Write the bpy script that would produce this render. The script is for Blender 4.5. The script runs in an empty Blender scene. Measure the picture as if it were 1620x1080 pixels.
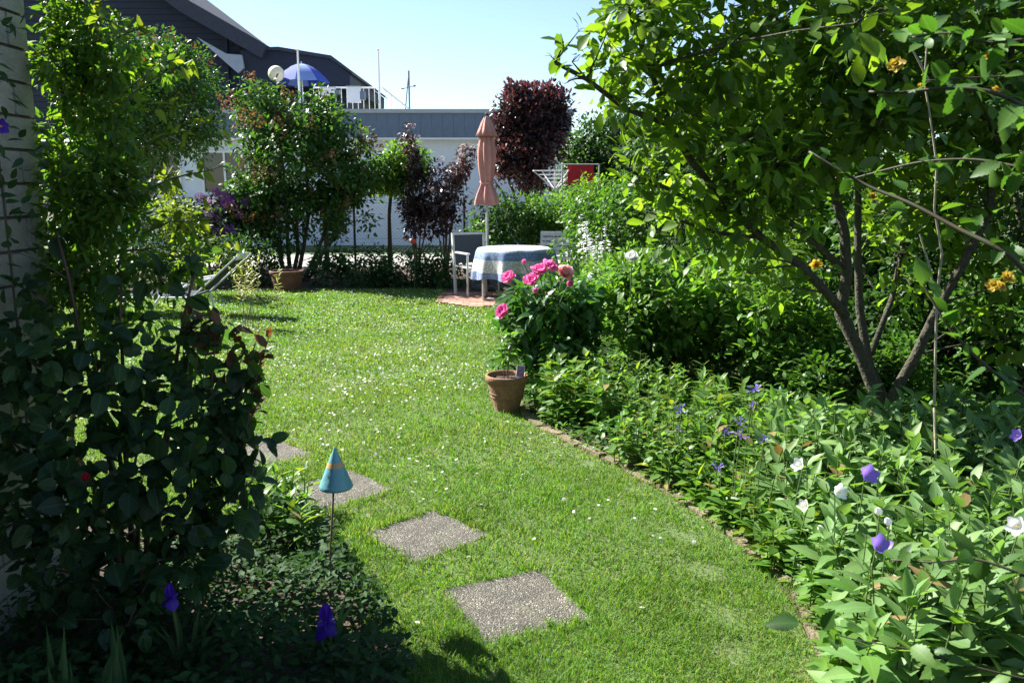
import bpy, math, random
import numpy as np
from mathutils import Vector, Matrix

random.seed(11)
rng = np.random.default_rng(11)
R = math.radians
SC = bpy.context.scene
COL = SC.collection

# ------------------------------------------------------------------ camera
FPX = 1305.0                       # focal length in pixels of the 1620 px wide photograph
EYE = 1.6
PITCH = math.atan(240 / FPX)
cam_d = bpy.data.cameras.new('camera')
cam_d.sensor_width = 36.0
cam_d.lens = FPX / 1620 * 36
cam_d.clip_start = 0.05
cam_d.clip_end = 2000
cam_d.dof.use_dof = True
cam_d.dof.focus_distance = 7.0
cam_d.dof.aperture_fstop = 9.0
cam = bpy.data.objects.new('camera', cam_d)
COL.objects.link(cam)
cam.location = (0, 0, EYE)
cam.rotation_euler = (math.pi / 2 - PITCH, 0, 0)
SC.camera = cam

# ------------------------------------------------------------------ sky, sun, exposure
SUN_DIR = Vector((-0.84, 0.543, 0)).normalized()
SUN_EL = R(40)
world = bpy.data.worlds.new('World')
SC.world = world
world.use_nodes = True
wn = world.node_tree
wn.nodes.clear()
sky = wn.nodes.new('ShaderNodeTexSky')
sky.sky_type = 'NISHITA'
sky.sun_disc = False
sky.sun_elevation = SUN_EL
sky.sun_rotation = math.atan2(SUN_DIR.x, SUN_DIR.y)
sky.air_density = 1.0
sky.dust_density = 0.25
sky.ozone_density = 2.5
bg = wn.nodes.new('ShaderNodeBackground')
bg.inputs[1].default_value = 0.058
wo = wn.nodes.new('ShaderNodeOutputWorld')
wn.links.new(sky.outputs[0], bg.inputs[0])
wn.links.new(bg.outputs[0], wo.inputs[0])
sun_d = bpy.data.lights.new('sun', 'SUN')
sun_d.energy = 5.0
sun_d.angle = R(0.53)
sun_d.color = (1.0, 0.965, 0.9)
sun = bpy.data.objects.new('sun', sun_d)
COL.objects.link(sun)
to_sun = Vector((SUN_DIR.x * math.cos(SUN_EL), SUN_DIR.y * math.cos(SUN_EL), math.sin(SUN_EL)))
sun.rotation_euler = to_sun.to_track_quat('Z', 'Y').to_euler()
SC.view_settings.view_transform = 'Standard'
SC.view_settings.look = 'None'
SC.view_settings.gamma = 1
SC.view_settings.use_curve_mapping = False
SC.view_settings.exposure = 1.87
SC.cycles.use_denoising = True
SC.cycles.max_bounces = 10
SC.cycles.diffuse_bounces = 6
SC.cycles.glossy_bounces = 2
SC.cycles.transmission_bounces = 5
SC.cycles.transparent_max_bounces = 6
SC.cycles.sample_clamp_indirect = 4

# ------------------------------------------------------------------ pixel <-> world (photograph pixels, real depths)
CT, ST = math.cos(PITCH), math.sin(PITCH)
def ray(px, py):
    cx = (px - 810) / FPX; cy = (540 - py) / FPX
    return cx, CT + cy * ST, -ST + cy * CT
def P(px, py, Y):
    a, b, c = ray(px, py); t = Y / b
    return np.array((a * t, Y, EYE + c * t))
def G(px, py, z=0.0):
    a, b, c = ray(px, py); t = (EYE - z) / -c
    return np.array((a * t, b * t, z))
def proj(p):
    p = np.asarray(p, float)
    x = p[..., 0]; y = p[..., 1]; z = p[..., 2] - EYE
    d = y * CT - z * ST; v = y * ST + z * CT
    d = np.maximum(d, 1e-3)
    return 810 + FPX * x / d, 540 - FPX * v / d, d

# ------------------------------------------------------------------ materials
MATS = {}
def newmat(name):
    m = bpy.data.materials.new(name); m.use_nodes = True
    m.node_tree.nodes.clear(); MATS[name] = m
    return m, m.node_tree.nodes, m.node_tree.links
def N(ns, t, **k):
    n = ns.new(t)
    for a, b in k.items(): setattr(n, a, b)
    return n
def ramp(ns, stops):
    r = ns.new('ShaderNodeValToRGB'); e = r.color_ramp.elements
    while len(e) < len(stops): e.new(0.5)
    for i, (p, c) in enumerate(stops):
        e[i].position = p; e[i].color = (*c, 1)
    return r
def solid(name, c1, c2=None, rough=0.6, nscale=8, bump=0.0, bscale=40, metal=0.0, spec=0.5, objvar=0.0, detail=6, sheen=0.0):
    m, ns, ln = newmat(name)
    out = N(ns, 'ShaderNodeOutputMaterial'); b = N(ns, 'ShaderNodeBsdfPrincipled')
    ln.new(b.outputs[0], out.inputs[0])
    b.inputs['Roughness'].default_value = rough; b.inputs['Metallic'].default_value = metal
    b.inputs['Specular IOR Level'].default_value = spec
    tc = N(ns, 'ShaderNodeTexCoord')
    nz = N(ns, 'ShaderNodeTexNoise'); nz.inputs['Scale'].default_value = nscale; nz.inputs['Detail'].default_value = detail
    nz.inputs['Roughness'].default_value = 0.65
    ln.new(tc.outputs['Object'], nz.inputs['Vector'])
    rp = ramp(ns, [(0.3, c1), (0.7, c2 or tuple(x * 0.75 for x in c1))])
    ln.new(nz.outputs[0], rp.inputs[0])
    col = rp.outputs[0]
    if objvar:
        oi = N(ns, 'ShaderNodeObjectInfo'); hs = N(ns, 'ShaderNodeHueSaturation')
        mr = N(ns, 'ShaderNodeMapRange'); mr.inputs[3].default_value = 1 - objvar; mr.inputs[4].default_value = 1 + objvar
        ln.new(oi.outputs['Random'], mr.inputs[0]); ln.new(mr.outputs[0], hs.inputs['Value']); ln.new(col, hs.inputs['Color'])
        col = hs.outputs[0]
    ln.new(col, b.inputs['Base Color'])
    if bump:
        n2 = N(ns, 'ShaderNodeTexNoise'); n2.inputs['Scale'].default_value = bscale; n2.inputs['Detail'].default_value = 5
        ln.new(tc.outputs['Object'], n2.inputs['Vector'])
        bp = N(ns, 'ShaderNodeBump'); bp.inputs['Strength'].default_value = bump; bp.inputs['Distance'].default_value = 0.02
        ln.new(n2.outputs[0], bp.inputs['Height']); ln.new(bp.outputs[0], b.inputs['Normal'])
    return m
def leafmat(name, cols, trans=0.4, tcol=(1.5, 1.35, 0.45), rough=0.46, spec=0.36, vein=0.25, back=None, nvar=0.25):
    """leaf: glossy skin plus light coming through; per-leaf colour from 'lv' and the object's random number"""
    m, ns, ln = newmat(name)
    out = N(ns, 'ShaderNodeOutputMaterial'); b = N(ns, 'ShaderNodeBsdfPrincipled')
    tl = N(ns, 'ShaderNodeBsdfTranslucent'); mx = N(ns, 'ShaderNodeMixShader'); mx.inputs[0].default_value = trans
    ln.new(b.outputs[0], mx.inputs[1]); ln.new(tl.outputs[0], mx.inputs[2]); ln.new(mx.outputs[0], out.inputs[0])
    b.inputs['Roughness'].default_value = rough; b.inputs['Specular IOR Level'].default_value = spec
    at = N(ns, 'ShaderNodeAttribute'); at.attribute_name = 'lv'
    oi = N(ns, 'ShaderNodeObjectInfo')
    ad = N(ns, 'ShaderNodeMath', operation='ADD'); fr = N(ns, 'ShaderNodeMath', operation='FRACT')
    ln.new(at.outputs['Fac'], ad.inputs[0]); ln.new(oi.outputs['Random'], ad.inputs[1]); ln.new(ad.outputs[0], fr.inputs[0])
    k = len(cols)
    rp = ramp(ns, [(i / max(k - 1, 1), c) for i, c in enumerate(cols)])
    ln.new(fr.outputs[0], rp.inputs[0])
    # veins: pale midrib and faint side veins along the leaf's own coordinates
    ax = N(ns, 'ShaderNodeAttribute'); ax.attribute_name = 'lx'
    ay = N(ns, 'ShaderNodeAttribute'); ay.attribute_name = 'ly'
    ab = N(ns, 'ShaderNodeMath', operation='ABSOLUTE'); ln.new(ax.outputs['Fac'], ab.inputs[0])
    m1 = N(ns, 'ShaderNodeMapRange'); m1.inputs[1].default_value = 0.0; m1.inputs[2].default_value = 0.14
    m1.inputs[3].default_value = 1.0; m1.inputs[4].default_value = 0.0
    ln.new(ab.outputs[0], m1.inputs[0])
    s1 = N(ns, 'ShaderNodeMath', operation='MULTIPLY_ADD'); s1.inputs[1].default_value = 44; ln.new(ay.outputs['Fac'], s1.inputs[0])
    s2 = N(ns, 'ShaderNodeMath', operation='MULTIPLY'); s2.inputs[1].default_value = -14; ln.new(ab.outputs[0], s2.inputs[0]); ln.new(s2.outputs[0], s1.inputs[2])
    s3 = N(ns, 'ShaderNodeMath', operation='SINE'); ln.new(s1.outputs[0], s3.inputs[0])
    s4 = N(ns, 'ShaderNodeMapRange'); s4.inputs[1].default_value = 0.75; s4.inputs[2].default_value = 1.0; s4.inputs[4].default_value = 0.45
    ln.new(s3.outputs[0], s4.inputs[0])
    vm = N(ns, 'ShaderNodeMath', operation='MAXIMUM'); ln.new(m1.outputs[0], vm.inputs[0]); ln.new(s4.outputs[0], vm.inputs[1])
    vf = N(ns, 'ShaderNodeMath', operation='MULTIPLY'); vf.inputs[1].default_value = vein; ln.new(vm.outputs[0], vf.inputs[0])
    mid = N(ns, 'ShaderNodeMixRGB'); mid.blend_type = 'MIX'
    br = N(ns, 'ShaderNodeMixRGB'); br.blend_type = 'ADD'; br.inputs[0].default_value = 1; br.inputs[2].default_value = (.10, .13, .05, 1)
    ln.new(rp.outputs[0], br.inputs[1])
    ln.new(vf.outputs[0], mid.inputs[0]); ln.new(rp.outputs[0], mid.inputs[1]); ln.new(br.outputs[0], mid.inputs[2])
    # slow drift of tone through the plant
    ge = N(ns, 'ShaderNodeNewGeometry'); nz = N(ns, 'ShaderNodeTexNoise'); nz.inputs['Scale'].default_value = 2.2; nz.inputs['Detail'].default_value = 3
    ln.new(ge.outputs['Position'], nz.inputs['Vector'])
    mr = N(ns, 'ShaderNodeMapRange'); mr.inputs[1].default_value = .3; mr.inputs[2].default_value = .7
    mr.inputs[3].default_value = 1 - nvar; mr.inputs[4].default_value = 1 + nvar
    ln.new(nz.outputs[0], mr.inputs[0])
    hs = N(ns, 'ShaderNodeHueSaturation'); ln.new(mid.outputs[0], hs.inputs['Color']); ln.new(mr.outputs[0], hs.inputs['Value'])
    colr = hs.outputs[0]
    if back:
        mb = N(ns, 'ShaderNodeMixRGB'); ln.new(ge.outputs['Backfacing'], mb.inputs[0]); ln.new(colr, mb.inputs[1]); mb.inputs[2].default_value = (*back, 1)
        colr = mb.outputs[0]
    ln.new(colr, b.inputs['Base Color'])
    tm = N(ns, 'ShaderNodeMixRGB'); tm.blend_type = 'MULTIPLY'; tm.inputs[0].default_value = 1; tm.inputs[2].default_value = (*tcol, 1)
    ln.new(colr, tm.inputs[1]); ln.new(tm.outputs[0], tl.inputs[0])
    return m

leafmat('magnolia_leaf', [(0.065, 0.138, 0.020), (0.103, 0.196, 0.028), (0.151, 0.249, 0.035)], .6, (1.5, 1.45, .38), .42, .4)
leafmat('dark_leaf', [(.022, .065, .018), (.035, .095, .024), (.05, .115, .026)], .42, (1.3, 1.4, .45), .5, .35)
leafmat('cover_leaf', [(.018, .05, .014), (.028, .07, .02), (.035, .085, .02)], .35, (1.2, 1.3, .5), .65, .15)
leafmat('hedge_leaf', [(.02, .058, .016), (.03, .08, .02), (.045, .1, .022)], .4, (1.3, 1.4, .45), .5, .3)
leafmat('mid_leaf', [(.04, .11, .02), (.065, .155, .028), (.095, .19, .035)], .48, (1.3, 1.4, .45))
leafmat('round_leaf', [(.03, .09, .018), (.05, .125, .024), (.07, .15, .028)], .4, (1.3, 1.4, .45))
leafmat('light_leaf', [(0.073, 0.171, 0.031), (0.106, 0.220, 0.037), (0.146, 0.259, 0.046)], .5, (1.35, 1.4, .45))
leafmat('yellow_leaf', [(.08, .15, .02), (.13, .2, .025), (.18, .24, .03)], .5)
leafmat('vine_leaf', [(.045, .11, .02), (.08, .17, .025), (.11, .21, .028), (.16, .23, .03)], .5, (1.35, 1.45, .35))
leafmat('grey_leaf', [(0.100, 0.198, 0.062), (0.131, 0.240, 0.075), (0.175, 0.282, 0.094)], .4, (1.25, 1.35, .5), .5, .35, .35)
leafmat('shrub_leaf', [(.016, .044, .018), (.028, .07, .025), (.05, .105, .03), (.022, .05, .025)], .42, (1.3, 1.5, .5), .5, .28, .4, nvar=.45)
leafmat('red_leaf', [(.09, .035, .02), (.14, .045, .025), (.10, .07, .025)], .4, (1.6, 1.0, .5))
leafmat('purple_leaf', [(0.026, 0.013, 0.016), (0.045, 0.020, 0.022), (0.064, 0.033, 0.030)], .3, (1.5, .95, .9), .35, .6)
leafmat('copper_leaf', [(.045, .016, .022), (.075, .024, .03), (.12, .045, .05)], .35, (1.6, .95, .9), .32, .6)
leafmat('brown_leaf', [(0.142, 0.071, 0.032), (0.194, 0.101, 0.043), (0.115, 0.050, 0.028), (0.247, 0.162, 0.087)], .3, (1.3, 1, .7), .7, .2)
leafmat('withered_leaf', [(.2, .15, .06), (.26, .2, .08), (.16, .1, .04)], .3, (1.2, 1, .6), .7, .2)
leafmat('cream_leaf', [(.35, .36, .14), (.45, .45, .22), (.2, .26, .06)], .4, (1.2, 1.15, .6))
leafmat('peony_leaf', [(.03, .1, .022), (.05, .14, .03), (.075, .17, .035)], .42, (1.3, 1.4, .45), .35, .5)
leafmat('grass', [(.088, .2, .026), (.13, .258, .034), (.165, .28, .045), (.27, .28, .09)], .5, (1.12, 1.2, .42), .55, .22, 0, nvar=.13)
leafmat('iris_leaf', [(.03, .08, .03), (.05, .11, .04)], .3)
leafmat('petal_pink', [(.82, .22, .52), (.88, .34, .62), (.76, .15, .42)], .35, (1.1, .9, 1), .5, .3, 0, nvar=.1)
leafmat('petal_blush', [(.85, .55, .55), (.8, .45, .48)], .35, (1.1, .9, .9), .5, .3, 0, nvar=.1)
leafmat('petal_white', [(.78, .8, .8), (.85, .85, .84)], .35, (1, 1, 1), .5, .3, 0, nvar=.05)
leafmat('petal_purple', [(.24, .16, .62), (.32, .22, .7), (.2, .12, .55)], .35, (1.1, .9, 1.2), .5, .3, .2, nvar=.1)
leafmat('petal_iris', [(.07, .02, .34), (.11, .03, .45), (.05, .012, .28)], .4, (1.3, .8, 1.5), .5, .3, .2, nvar=.1)
leafmat('petal_blue', [(.17, .12, .5), (.26, .2, .6), (.12, .07, .36)], .35, (1.1, 1, 1.2), .5, .3, 0, nvar=.1)
leafmat('petal_yellow', [(.5, .38, .06), (.55, .45, .1), (.42, .28, .05)], .4, (1.1, 1, .5), .5, .3, 0, nvar=.1)
leafmat('petal_red', [(.6, .03, .06), (.7, .05, .1)], .4, (1.2, .6, .8), .5, .3, 0, nvar=.1)
leafmat('petal_orange', [(.8, .2, .12), (.85, .28, .18)], .4, (1.2, .9, .7), .5, .3, 0, nvar=.1)
leafmat('petal_plum', [(.16, .05, .2), (.22, .07, .26)], .4, (1.2, .8, 1.2), .5, .3, 0, nvar=.1)
leafmat('petal_pinkwhite', [(.5, .4, .38), (.62, .5, .46), (.4, .28, .28)], .3, (1.1, .9, .9), .6, .2, 0, nvar=.1)
solid('stamen', (.75, .5, .06), (.6, .35, .03), .7)
solid('bark', (.10, .085, .05), (.055, .045, .03), .85, 30, .6, 60)
solid('magnolia_bark', (.075, .07, .04), (.03, .028, .018), .9, 34, 1.0, 45)
solid('green_stem', (.07, .11, .03), (.05, .09, .02), .6, 10)
solid('cane', (.045, .05, .022), (.06, .04, .025), .7, 10)
solid('red_stem', (.09, .05, .03), (.06, .035, .02), .6, 10)
solid('pale_twig', (.3, .27, .19), (.2, .18, .12), .8, 30)
solid('soil', (.085, .058, .036), (.045, .03, .02), .95, 14, .9, 55)
solid('lawn_soil', (.07, .125, .026), (.085, .105, .034), .95, 5, .6, 40)
solid('edging_brick', (.2, .15, .095), (.12, .095, .06), .92, 22, .8, 60, objvar=.25)
solid('paving_brick', (.4, .2, .14), (.3, .16, .11), .88, 9, .4, 60, objvar=.2)
solid('wall_brick', (.42, .40, .34), (.31, .295, .25), .9, 26, .55, 110, objvar=.1)
solid('mortar', (.13, .115, .095), (.09, .08, .068), .95, 30, .6, 120)
solid('terracotta', (.31, .145, .07), (.15, .08, .05), .85, 16, .4, 70, detail=10)
solid('shaded_terracotta', (.2, .085, .05), (.12, .055, .035), .85, 9, .3, 60)  # terracotta darkened for the back pot, its shade put into the colour
solid('potting_soil', (.06, .042, .03), (.03, .02, .015), .95, 60, .9, 120)
solid('white_render', (.72, .77, .85), (.67, .72, .8), .9, 4, .1, 60)
solid('white_paint', (.8, .8, .8), (.74, .74, .73), .45, 6)
solid('grey_metal', (.5, .5, .5), (.42, .42, .42), .4, 10, metal=.3)
solid('slate_fascia', (.14, .18, .25), (.115, .15, .21), .6, 3, .15, 30)
solid('dark_shingle', (.02, .026, .046), (.014, .019, .034), .7, 3)
solid('roof_shingle', (.05, .052, .07), (.032, .035, .05), .75, 14, .5, 40)
solid('pale_soffit', (.42, .44, .47), (.36, .38, .4), .7, 5)
solid('chimney_brick', (.3, .09, .07), (.22, .07, .055), .85, 12, .4, 40)
solid('grey_wood', (.58, .57, .54), (.44, .43, .41), .75, 18, .2, 60)
solid('sling_fabric', (.07, .08, .09), (.055, .065, .075), .95, 90, spec=.05)
solid('salmon_cloth', (.60, .285, .23), (.46, .18, .145), .92, 5, .35, 45)
solid('blue_cloth', (.05, .09, .42), (.04, .07, .36), .8, 5)
solid('lit_blue_cloth', (.22, .32, .62), (.2, .28, .56), .8, 5)  # lit tone of the same blue cloth, light painted into alternate panels
solid('red_cloth', (.7, .03, .035), (.55, .02, .025), .85, 6)
solid('cream_paper', (.78, .7, .5), (.72, .64, .45), .8, 5)
solid('iron', (.03, .03, .032), (.05, .045, .04), .6, 12, metal=.4)
solid('rusty_rod', (.12, .06, .035), (.07, .04, .03), .7, 20)
solid('wire', (.16, .18, .19), (.12, .14, .15), .6, 10, metal=.3)
solid('post_wood', (.25, .19, .12), (.17, .13, .085), .85, 14)
solid('glazed_blue', (.085, .25, .29), (.14, .34, .36), .36, 14, .12, 50)
solid('glazed_tan', (.42, .25, .11), (.5, .32, .16), .4, 20, .1, 60)
solid('neighbour_paving', (.4, .38, .33), (.3, .29, .25), .9, 2)
solid('tag_card', (.42, .3, .5), (.1, .06, .16), .5, 45)

def glass_mat():
    m, ns, ln = newmat('glass')
    out = N(ns, 'ShaderNodeOutputMaterial'); b = N(ns, 'ShaderNodeBsdfPrincipled'); ln.new(b.outputs[0], out.inputs[0])
    b.inputs['Base Color'].default_value = (.03, .035, .04, 1); b.inputs['Roughness'].default_value = .05
    b.inputs['Specular IOR Level'].default_value = .8
glass_mat()
def slab_mat():
    m, ns, ln = newmat('washed_concrete')
    out = N(ns, 'ShaderNodeOutputMaterial'); b = N(ns, 'ShaderNodeBsdfPrincipled'); ln.new(b.outputs[0], out.inputs[0])
    b.inputs['Roughness'].default_value = .9
    tc = N(ns, 'ShaderNodeTexCoord')
    v = N(ns, 'ShaderNodeTexVoronoi'); v.inputs['Scale'].default_value = 175; ln.new(tc.outputs['Object'], v.inputs['Vector'])
    sep = N(ns, 'ShaderNodeSeparateColor'); ln.new(v.outputs['Color'], sep.inputs[0])
    rp = ramp(ns, [(0, (.10, .09, .066)), (.5, (.19, .172, .132)), (.85, (.265, .242, .19)), (.95, (.38, .35, .29)), (1, (.66, .62, .53))])
    ln.new(sep.outputs[0], rp.inputs[0])
    dr = N(ns, 'ShaderNodeMapRange'); dr.inputs[1].default_value = .15; dr.inputs[2].default_value = .75; dr.inputs[3].default_value = 1.15; dr.inputs[4].default_value = .45
    ln.new(v.outputs['Distance'], dr.inputs[0])
    nz = N(ns, 'ShaderNodeTexNoise'); nz.inputs['Scale'].default_value = 7; nz.inputs['Detail'].default_value = 5; ln.new(tc.outputs['Object'], nz.inputs['Vector'])
    m2 = N(ns, 'ShaderNodeMapRange'); m2.inputs[1].default_value = .3; m2.inputs[2].default_value = .7; m2.inputs[3].default_value = .52; m2.inputs[4].default_value = .98
    ln.new(nz.outputs[0], m2.inputs[0])
    mm = N(ns, 'ShaderNodeMath', operation='MULTIPLY'); ln.new(dr.outputs[0], mm.inputs[0]); ln.new(m2.outputs[0], mm.inputs[1])
    hs = N(ns, 'ShaderNodeHueSaturation'); ln.new(rp.outputs[0], hs.inputs['Color']); ln.new(mm.outputs[0], hs.inputs['Value'])
    n3 = N(ns, 'ShaderNodeTexNoise'); n3.inputs['Scale'].default_value = 4.5; n3.inputs['Detail'].default_value = 8; n3.inputs['Roughness'].default_value = .7; ln.new(tc.outputs['Object'], n3.inputs['Vector'])
    mo = N(ns, 'ShaderNodeMapRange'); mo.inputs[1].default_value = .56; mo.inputs[2].default_value = .72; mo.inputs[4].default_value = .7; ln.new(n3.outputs[0], mo.inputs[0])
    mz = N(ns, 'ShaderNodeMixRGB'); mz.inputs[2].default_value = (.075, .08, .035, 1); ln.new(mo.outputs[0], mz.inputs[0]); ln.new(hs.outputs[0], mz.inputs[1])
    ln.new(mz.outputs[0], b.inputs['Base Color'])
    bp = N(ns, 'ShaderNodeBump'); bp.invert = True; bp.inputs['Strength'].default_value = .9; bp.inputs['Distance'].default_value = .008
    ln.new(v.outputs['Distance'], bp.inputs['Height']); ln.new(bp.outputs[0], b.inputs['Normal'])
slab_mat()
def cloth_mat():
    """blue tablecloth with broad white lace-like bands; bands follow the cloth's own height and angle"""
    m, ns, ln = newmat('tablecloth')
    out = N(ns, 'ShaderNodeOutputMaterial'); b = N(ns, 'ShaderNodeBsdfPrincipled'); ln.new(b.outputs[0], out.inputs[0])
    b.inputs['Roughness'].default_value = .85
    tc = N(ns, 'ShaderNodeTexCoord'); sx = N(ns, 'ShaderNodeSeparateXYZ'); ln.new(tc.outputs['Object'], sx.inputs[0])
    rp = ramp(ns, [(0, (.25, .34, .57)), (.28, (.25, .34, .57)), (.3, (.8, .8, .77)), (.66, (.8, .8, .77)), (.68, (.25, .34, .57)), (.9, (.26, .36, .58)), (.93, (.6, .66, .76))])
    rp.color_ramp.interpolation = 'LINEAR'
    mr = N(ns, 'ShaderNodeMapRange'); mr.inputs[1].default_value = .28; mr.inputs[2].default_value = .745; ln.new(sx.outputs[2], mr.inputs[0]); ln.new(mr.outputs[0], rp.inputs[0])
    v = N(ns, 'ShaderNodeTexVoronoi'); v.inputs['Scale'].default_value = 38; ln.new(tc.outputs['Object'], v.inputs['Vector'])
    vr = N(ns, 'ShaderNodeMapRange'); vr.inputs[1].default_value = .2; vr.inputs[2].default_value = .5; vr.inputs[3].default_value = 1; vr.inputs[4].default_value = .55
    ln.new(v.outputs['Distance'], vr.inputs[0])
    hs = N(ns, 'ShaderNodeHueSaturation'); ln.new(rp.outputs[0], hs.inputs['Color']); ln.new(vr.outputs[0], hs.inputs['Value'])
    ln.new(hs.outputs[0], b.inputs['Base Color'])
cloth_mat()

# ------------------------------------------------------------------ mesh helpers
def setp(o, label=None, cat=None, group=None, kind=None):
    if label: o['label'] = label
    if cat: o['category'] = cat
    if group: o['group'] = group
    if kind: o['kind'] = kind
    return o
def link(name, data, parent=None, loc=None):
    o = bpy.data.objects.new(name, data); COL.objects.link(o)
    if parent is not None: o.parent = parent
    if loc is not None: o.location = loc
    return o
def thing(name, label, cat, base, group=None):
    o = bpy.data.objects.new(name, None); COL.objects.link(o)
    o.empty_display_size = .1; o.location = base
    return setp(o, label, cat, group)
def tri_mesh(name, V, T, mat, attrs=None, smooth=True):
    V = np.ascontiguousarray(V, np.float32); T = np.ascontiguousarray(T, np.int32)
    me = bpy.data.meshes.new(name)
    me.vertices.add(len(V)); me.vertices.foreach_set('co', V.ravel())
    me.loops.add(T.size); me.loops.foreach_set('vertex_index', T.ravel())
    me.polygons.add(len(T)); me.polygons.foreach_set('loop_start', np.arange(len(T), dtype=np.int32) * 3)
    me.polygons.foreach_set('use_smooth', np.full(len(T), smooth, dtype=bool))
    for k, (dom, arr) in (attrs or {}).items():
        a = me.attributes.new(k, 'FLOAT', dom); a.data.foreach_set('value', np.ascontiguousarray(arr, np.float32))
    me.materials.append(MATS[mat]); me.update(calc_edges=True); me.validate()
    return me
class MB:
    """collects boxes, tubes, lathes and polygons; build() makes ONE mesh object"""
    def __init__(s): s.v = []; s.f = []
    def add(s, vs, fs):
        o = len(s.v); s.v += [tuple(map(float, p)) for p in vs]; s.f += [tuple(i + o for i in f) for f in fs]; return s
    def box(s, c, d, rz=0.0, rx=0.0, ry=0.0):
        M = Matrix.Rotation(rz, 3, 'Z') @ Matrix.Rotation(ry, 3, 'Y') @ Matrix.Rotation(rx, 3, 'X')
        x, y, z = (q / 2 for q in d); c = Vector(c)
        vs = [c + M @ Vector(p) for p in ((-x, -y, -z), (x, -y, -z), (x, y, -z), (-x, y, -z), (-x, -y, z), (x, -y, z), (x, y, z), (-x, y, z))]
        return s.add(vs, [(0, 3, 2, 1), (4, 5, 6, 7), (0, 1, 5, 4), (1, 2, 6, 5), (2, 3, 7, 6), (3, 0, 4, 7)])
    def tube(s, pts, rad, n=8, caps=True):
        pts = [Vector(p) for p in pts]
        if not hasattr(rad, '__len__'): rad = [rad] * len(pts)
        vs = []; ref = None
        for i, p in enumerate(pts):
            t = (pts[min(i + 1, len(pts) - 1)] - pts[max(i - 1, 0)])
            if t.length < 1e-9: t = Vector((0, 0, 1))
            t.normalize()
            if ref is None:
                ref = t.cross(Vector((.31, .95, .05)))
                if ref.length < .1: ref = t.cross(Vector((1, 0, 0)))
            ref = (ref - t * ref.dot(t)).normalized(); w = t.cross(ref)
            for k in range(n):
                a = 2 * math.pi * k / n
                vs.append(p + (ref * math.cos(a) + w * math.sin(a)) * rad[i])
        fs = []
        for i in range(len(pts) - 1):
            for k in range(n):
                k2 = (k + 1) % n
                fs.append((i * n + k, i * n + k2, (i + 1) * n + k2, (i + 1) * n + k))
        if caps:
            fs.append(tuple(range(n))[::-1]); fs.append(tuple((len(pts) - 1) * n + k for k in range(n)))
        return s.add(vs, fs)
    def lathe(s, prof, n=24, c=(0, 0, 0), mod=None, close=False):
        vs = []
        for (r, z) in prof:
            for k in range(n):
                a = 2 * math.pi * k / n; rr = r * (mod(a, z) if mod else 1)
                vs.append((c[0] + rr * math.cos(a), c[1] + rr * math.sin(a), c[2] + z))
        fs = []
        for i in range(len(prof) - 1):
            for k in range(n):
                k2 = (k + 1) % n; fs.append((i * n + k, i * n + k2, (i + 1) * n + k2, (i + 1) * n + k))
        if close:
            fs.append(tuple(range(n))[::-1]); fs.append(tuple((len(prof) - 1) * n + k for k in range(n)))
        return s.add(vs, fs)
    def prism(s, poly, y0, y1):
        """polygon in XZ extruded along Y"""
        n = len(poly)
        vs = [(x, y0, z) for x, z in poly] + [(x, y1, z) for x, z in poly]
        fs = [tuple(range(n)), tuple(range(n, 2 * n))[::-1]] + [(i, i + n, (i + 1) % n + n, (i + 1) % n) for i in range(n)]
        return s.add(vs, fs)
    def mesh(s, name, mat, smooth=False):
        me = bpy.data.meshes.new(name); me.from_pydata(s.v, [], s.f); me.materials.append(MATS[mat])
        if smooth: me.polygons.foreach_set('use_smooth', np.ones(len(me.polygons), dtype=bool))
        me.update(); return me
    def build(s, name, mat, parent=None, loc=None, smooth=False):
        return link(name, s.mesh(name, mat, smooth), parent, loc)
def norm(a):
    return a / np.maximum(np.linalg.norm(a, axis=-1, keepdims=True), 1e-9)
def sph(n):
    return norm(rng.normal(size=(n, 3)))

# ------------------------------------------------------------------ leaves
def make_tpl(profile, fold=.3, curl=.18, asym=0.0, side=0.0):
    V = [(0, 0, 0)]; L = [0.0]; wm = max(w for _, w in profile)
    for t, w in profile:
        zc = -curl * t * t; xs = side * t * t
        V += [(-w + xs, t - w * .12, zc + fold * w), (xs, t, zc), (w * (1 - asym) + xs, t - w * .12, zc + fold * w)]; L += [-w / wm, 0, w / wm]
    V.append((side, 1, -curl)); L.append(0)
    T = []; k = len(profile)
    T += [(0, 2, 1), (0, 3, 2)]
    for i in range(k - 1):
        a = 1 + 3 * i; b = a + 3
        T += [(a, a + 1, b), (a + 1, b + 1, b), (a + 1, a + 2, b + 1), (a + 2, b + 2, b + 1)]
    a = 1 + 3 * (k - 1); e = len(V) - 1
    T += [(a, a + 1, e), (a + 1, a + 2, e)]
    V = np.array(V, float)
    return V, np.array(T), np.array(L), V[:, 1].copy()
SERR = [(.06, .10), (.13, .20), (.17, .17), (.26, .28), (.30, .235), (.40, .32), (.44, .26), (.55, .3), (.59, .235), (.70, .235), (.74, .17), (.84, .14), (.88, .09)]
PROF = {'simple': [(.45, .30)], 'oval': [(.25, .25), (.65, .27)], 'round': [(.12, .27), (.4, .41), (.7, .36), (.9, .18)],
        'lance': [(.22, .11), (.5, .145), (.78, .085)], 'wide': [(.18, .17), (.45, .23), (.75, .13)], 'obov': [(.3, .15), (.65, .27), (.88, .17)], 'serr': SERR,
        'narrow': [(.3, .055), (.65, .06)]}
TPL = {k: [make_tpl(p, .3, .18), make_tpl(p, .15, .34, .1, .06), make_tpl(p, .42, .05, .05, -.07)] for k, p in PROF.items()}
LEAFMESH = {}
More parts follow.
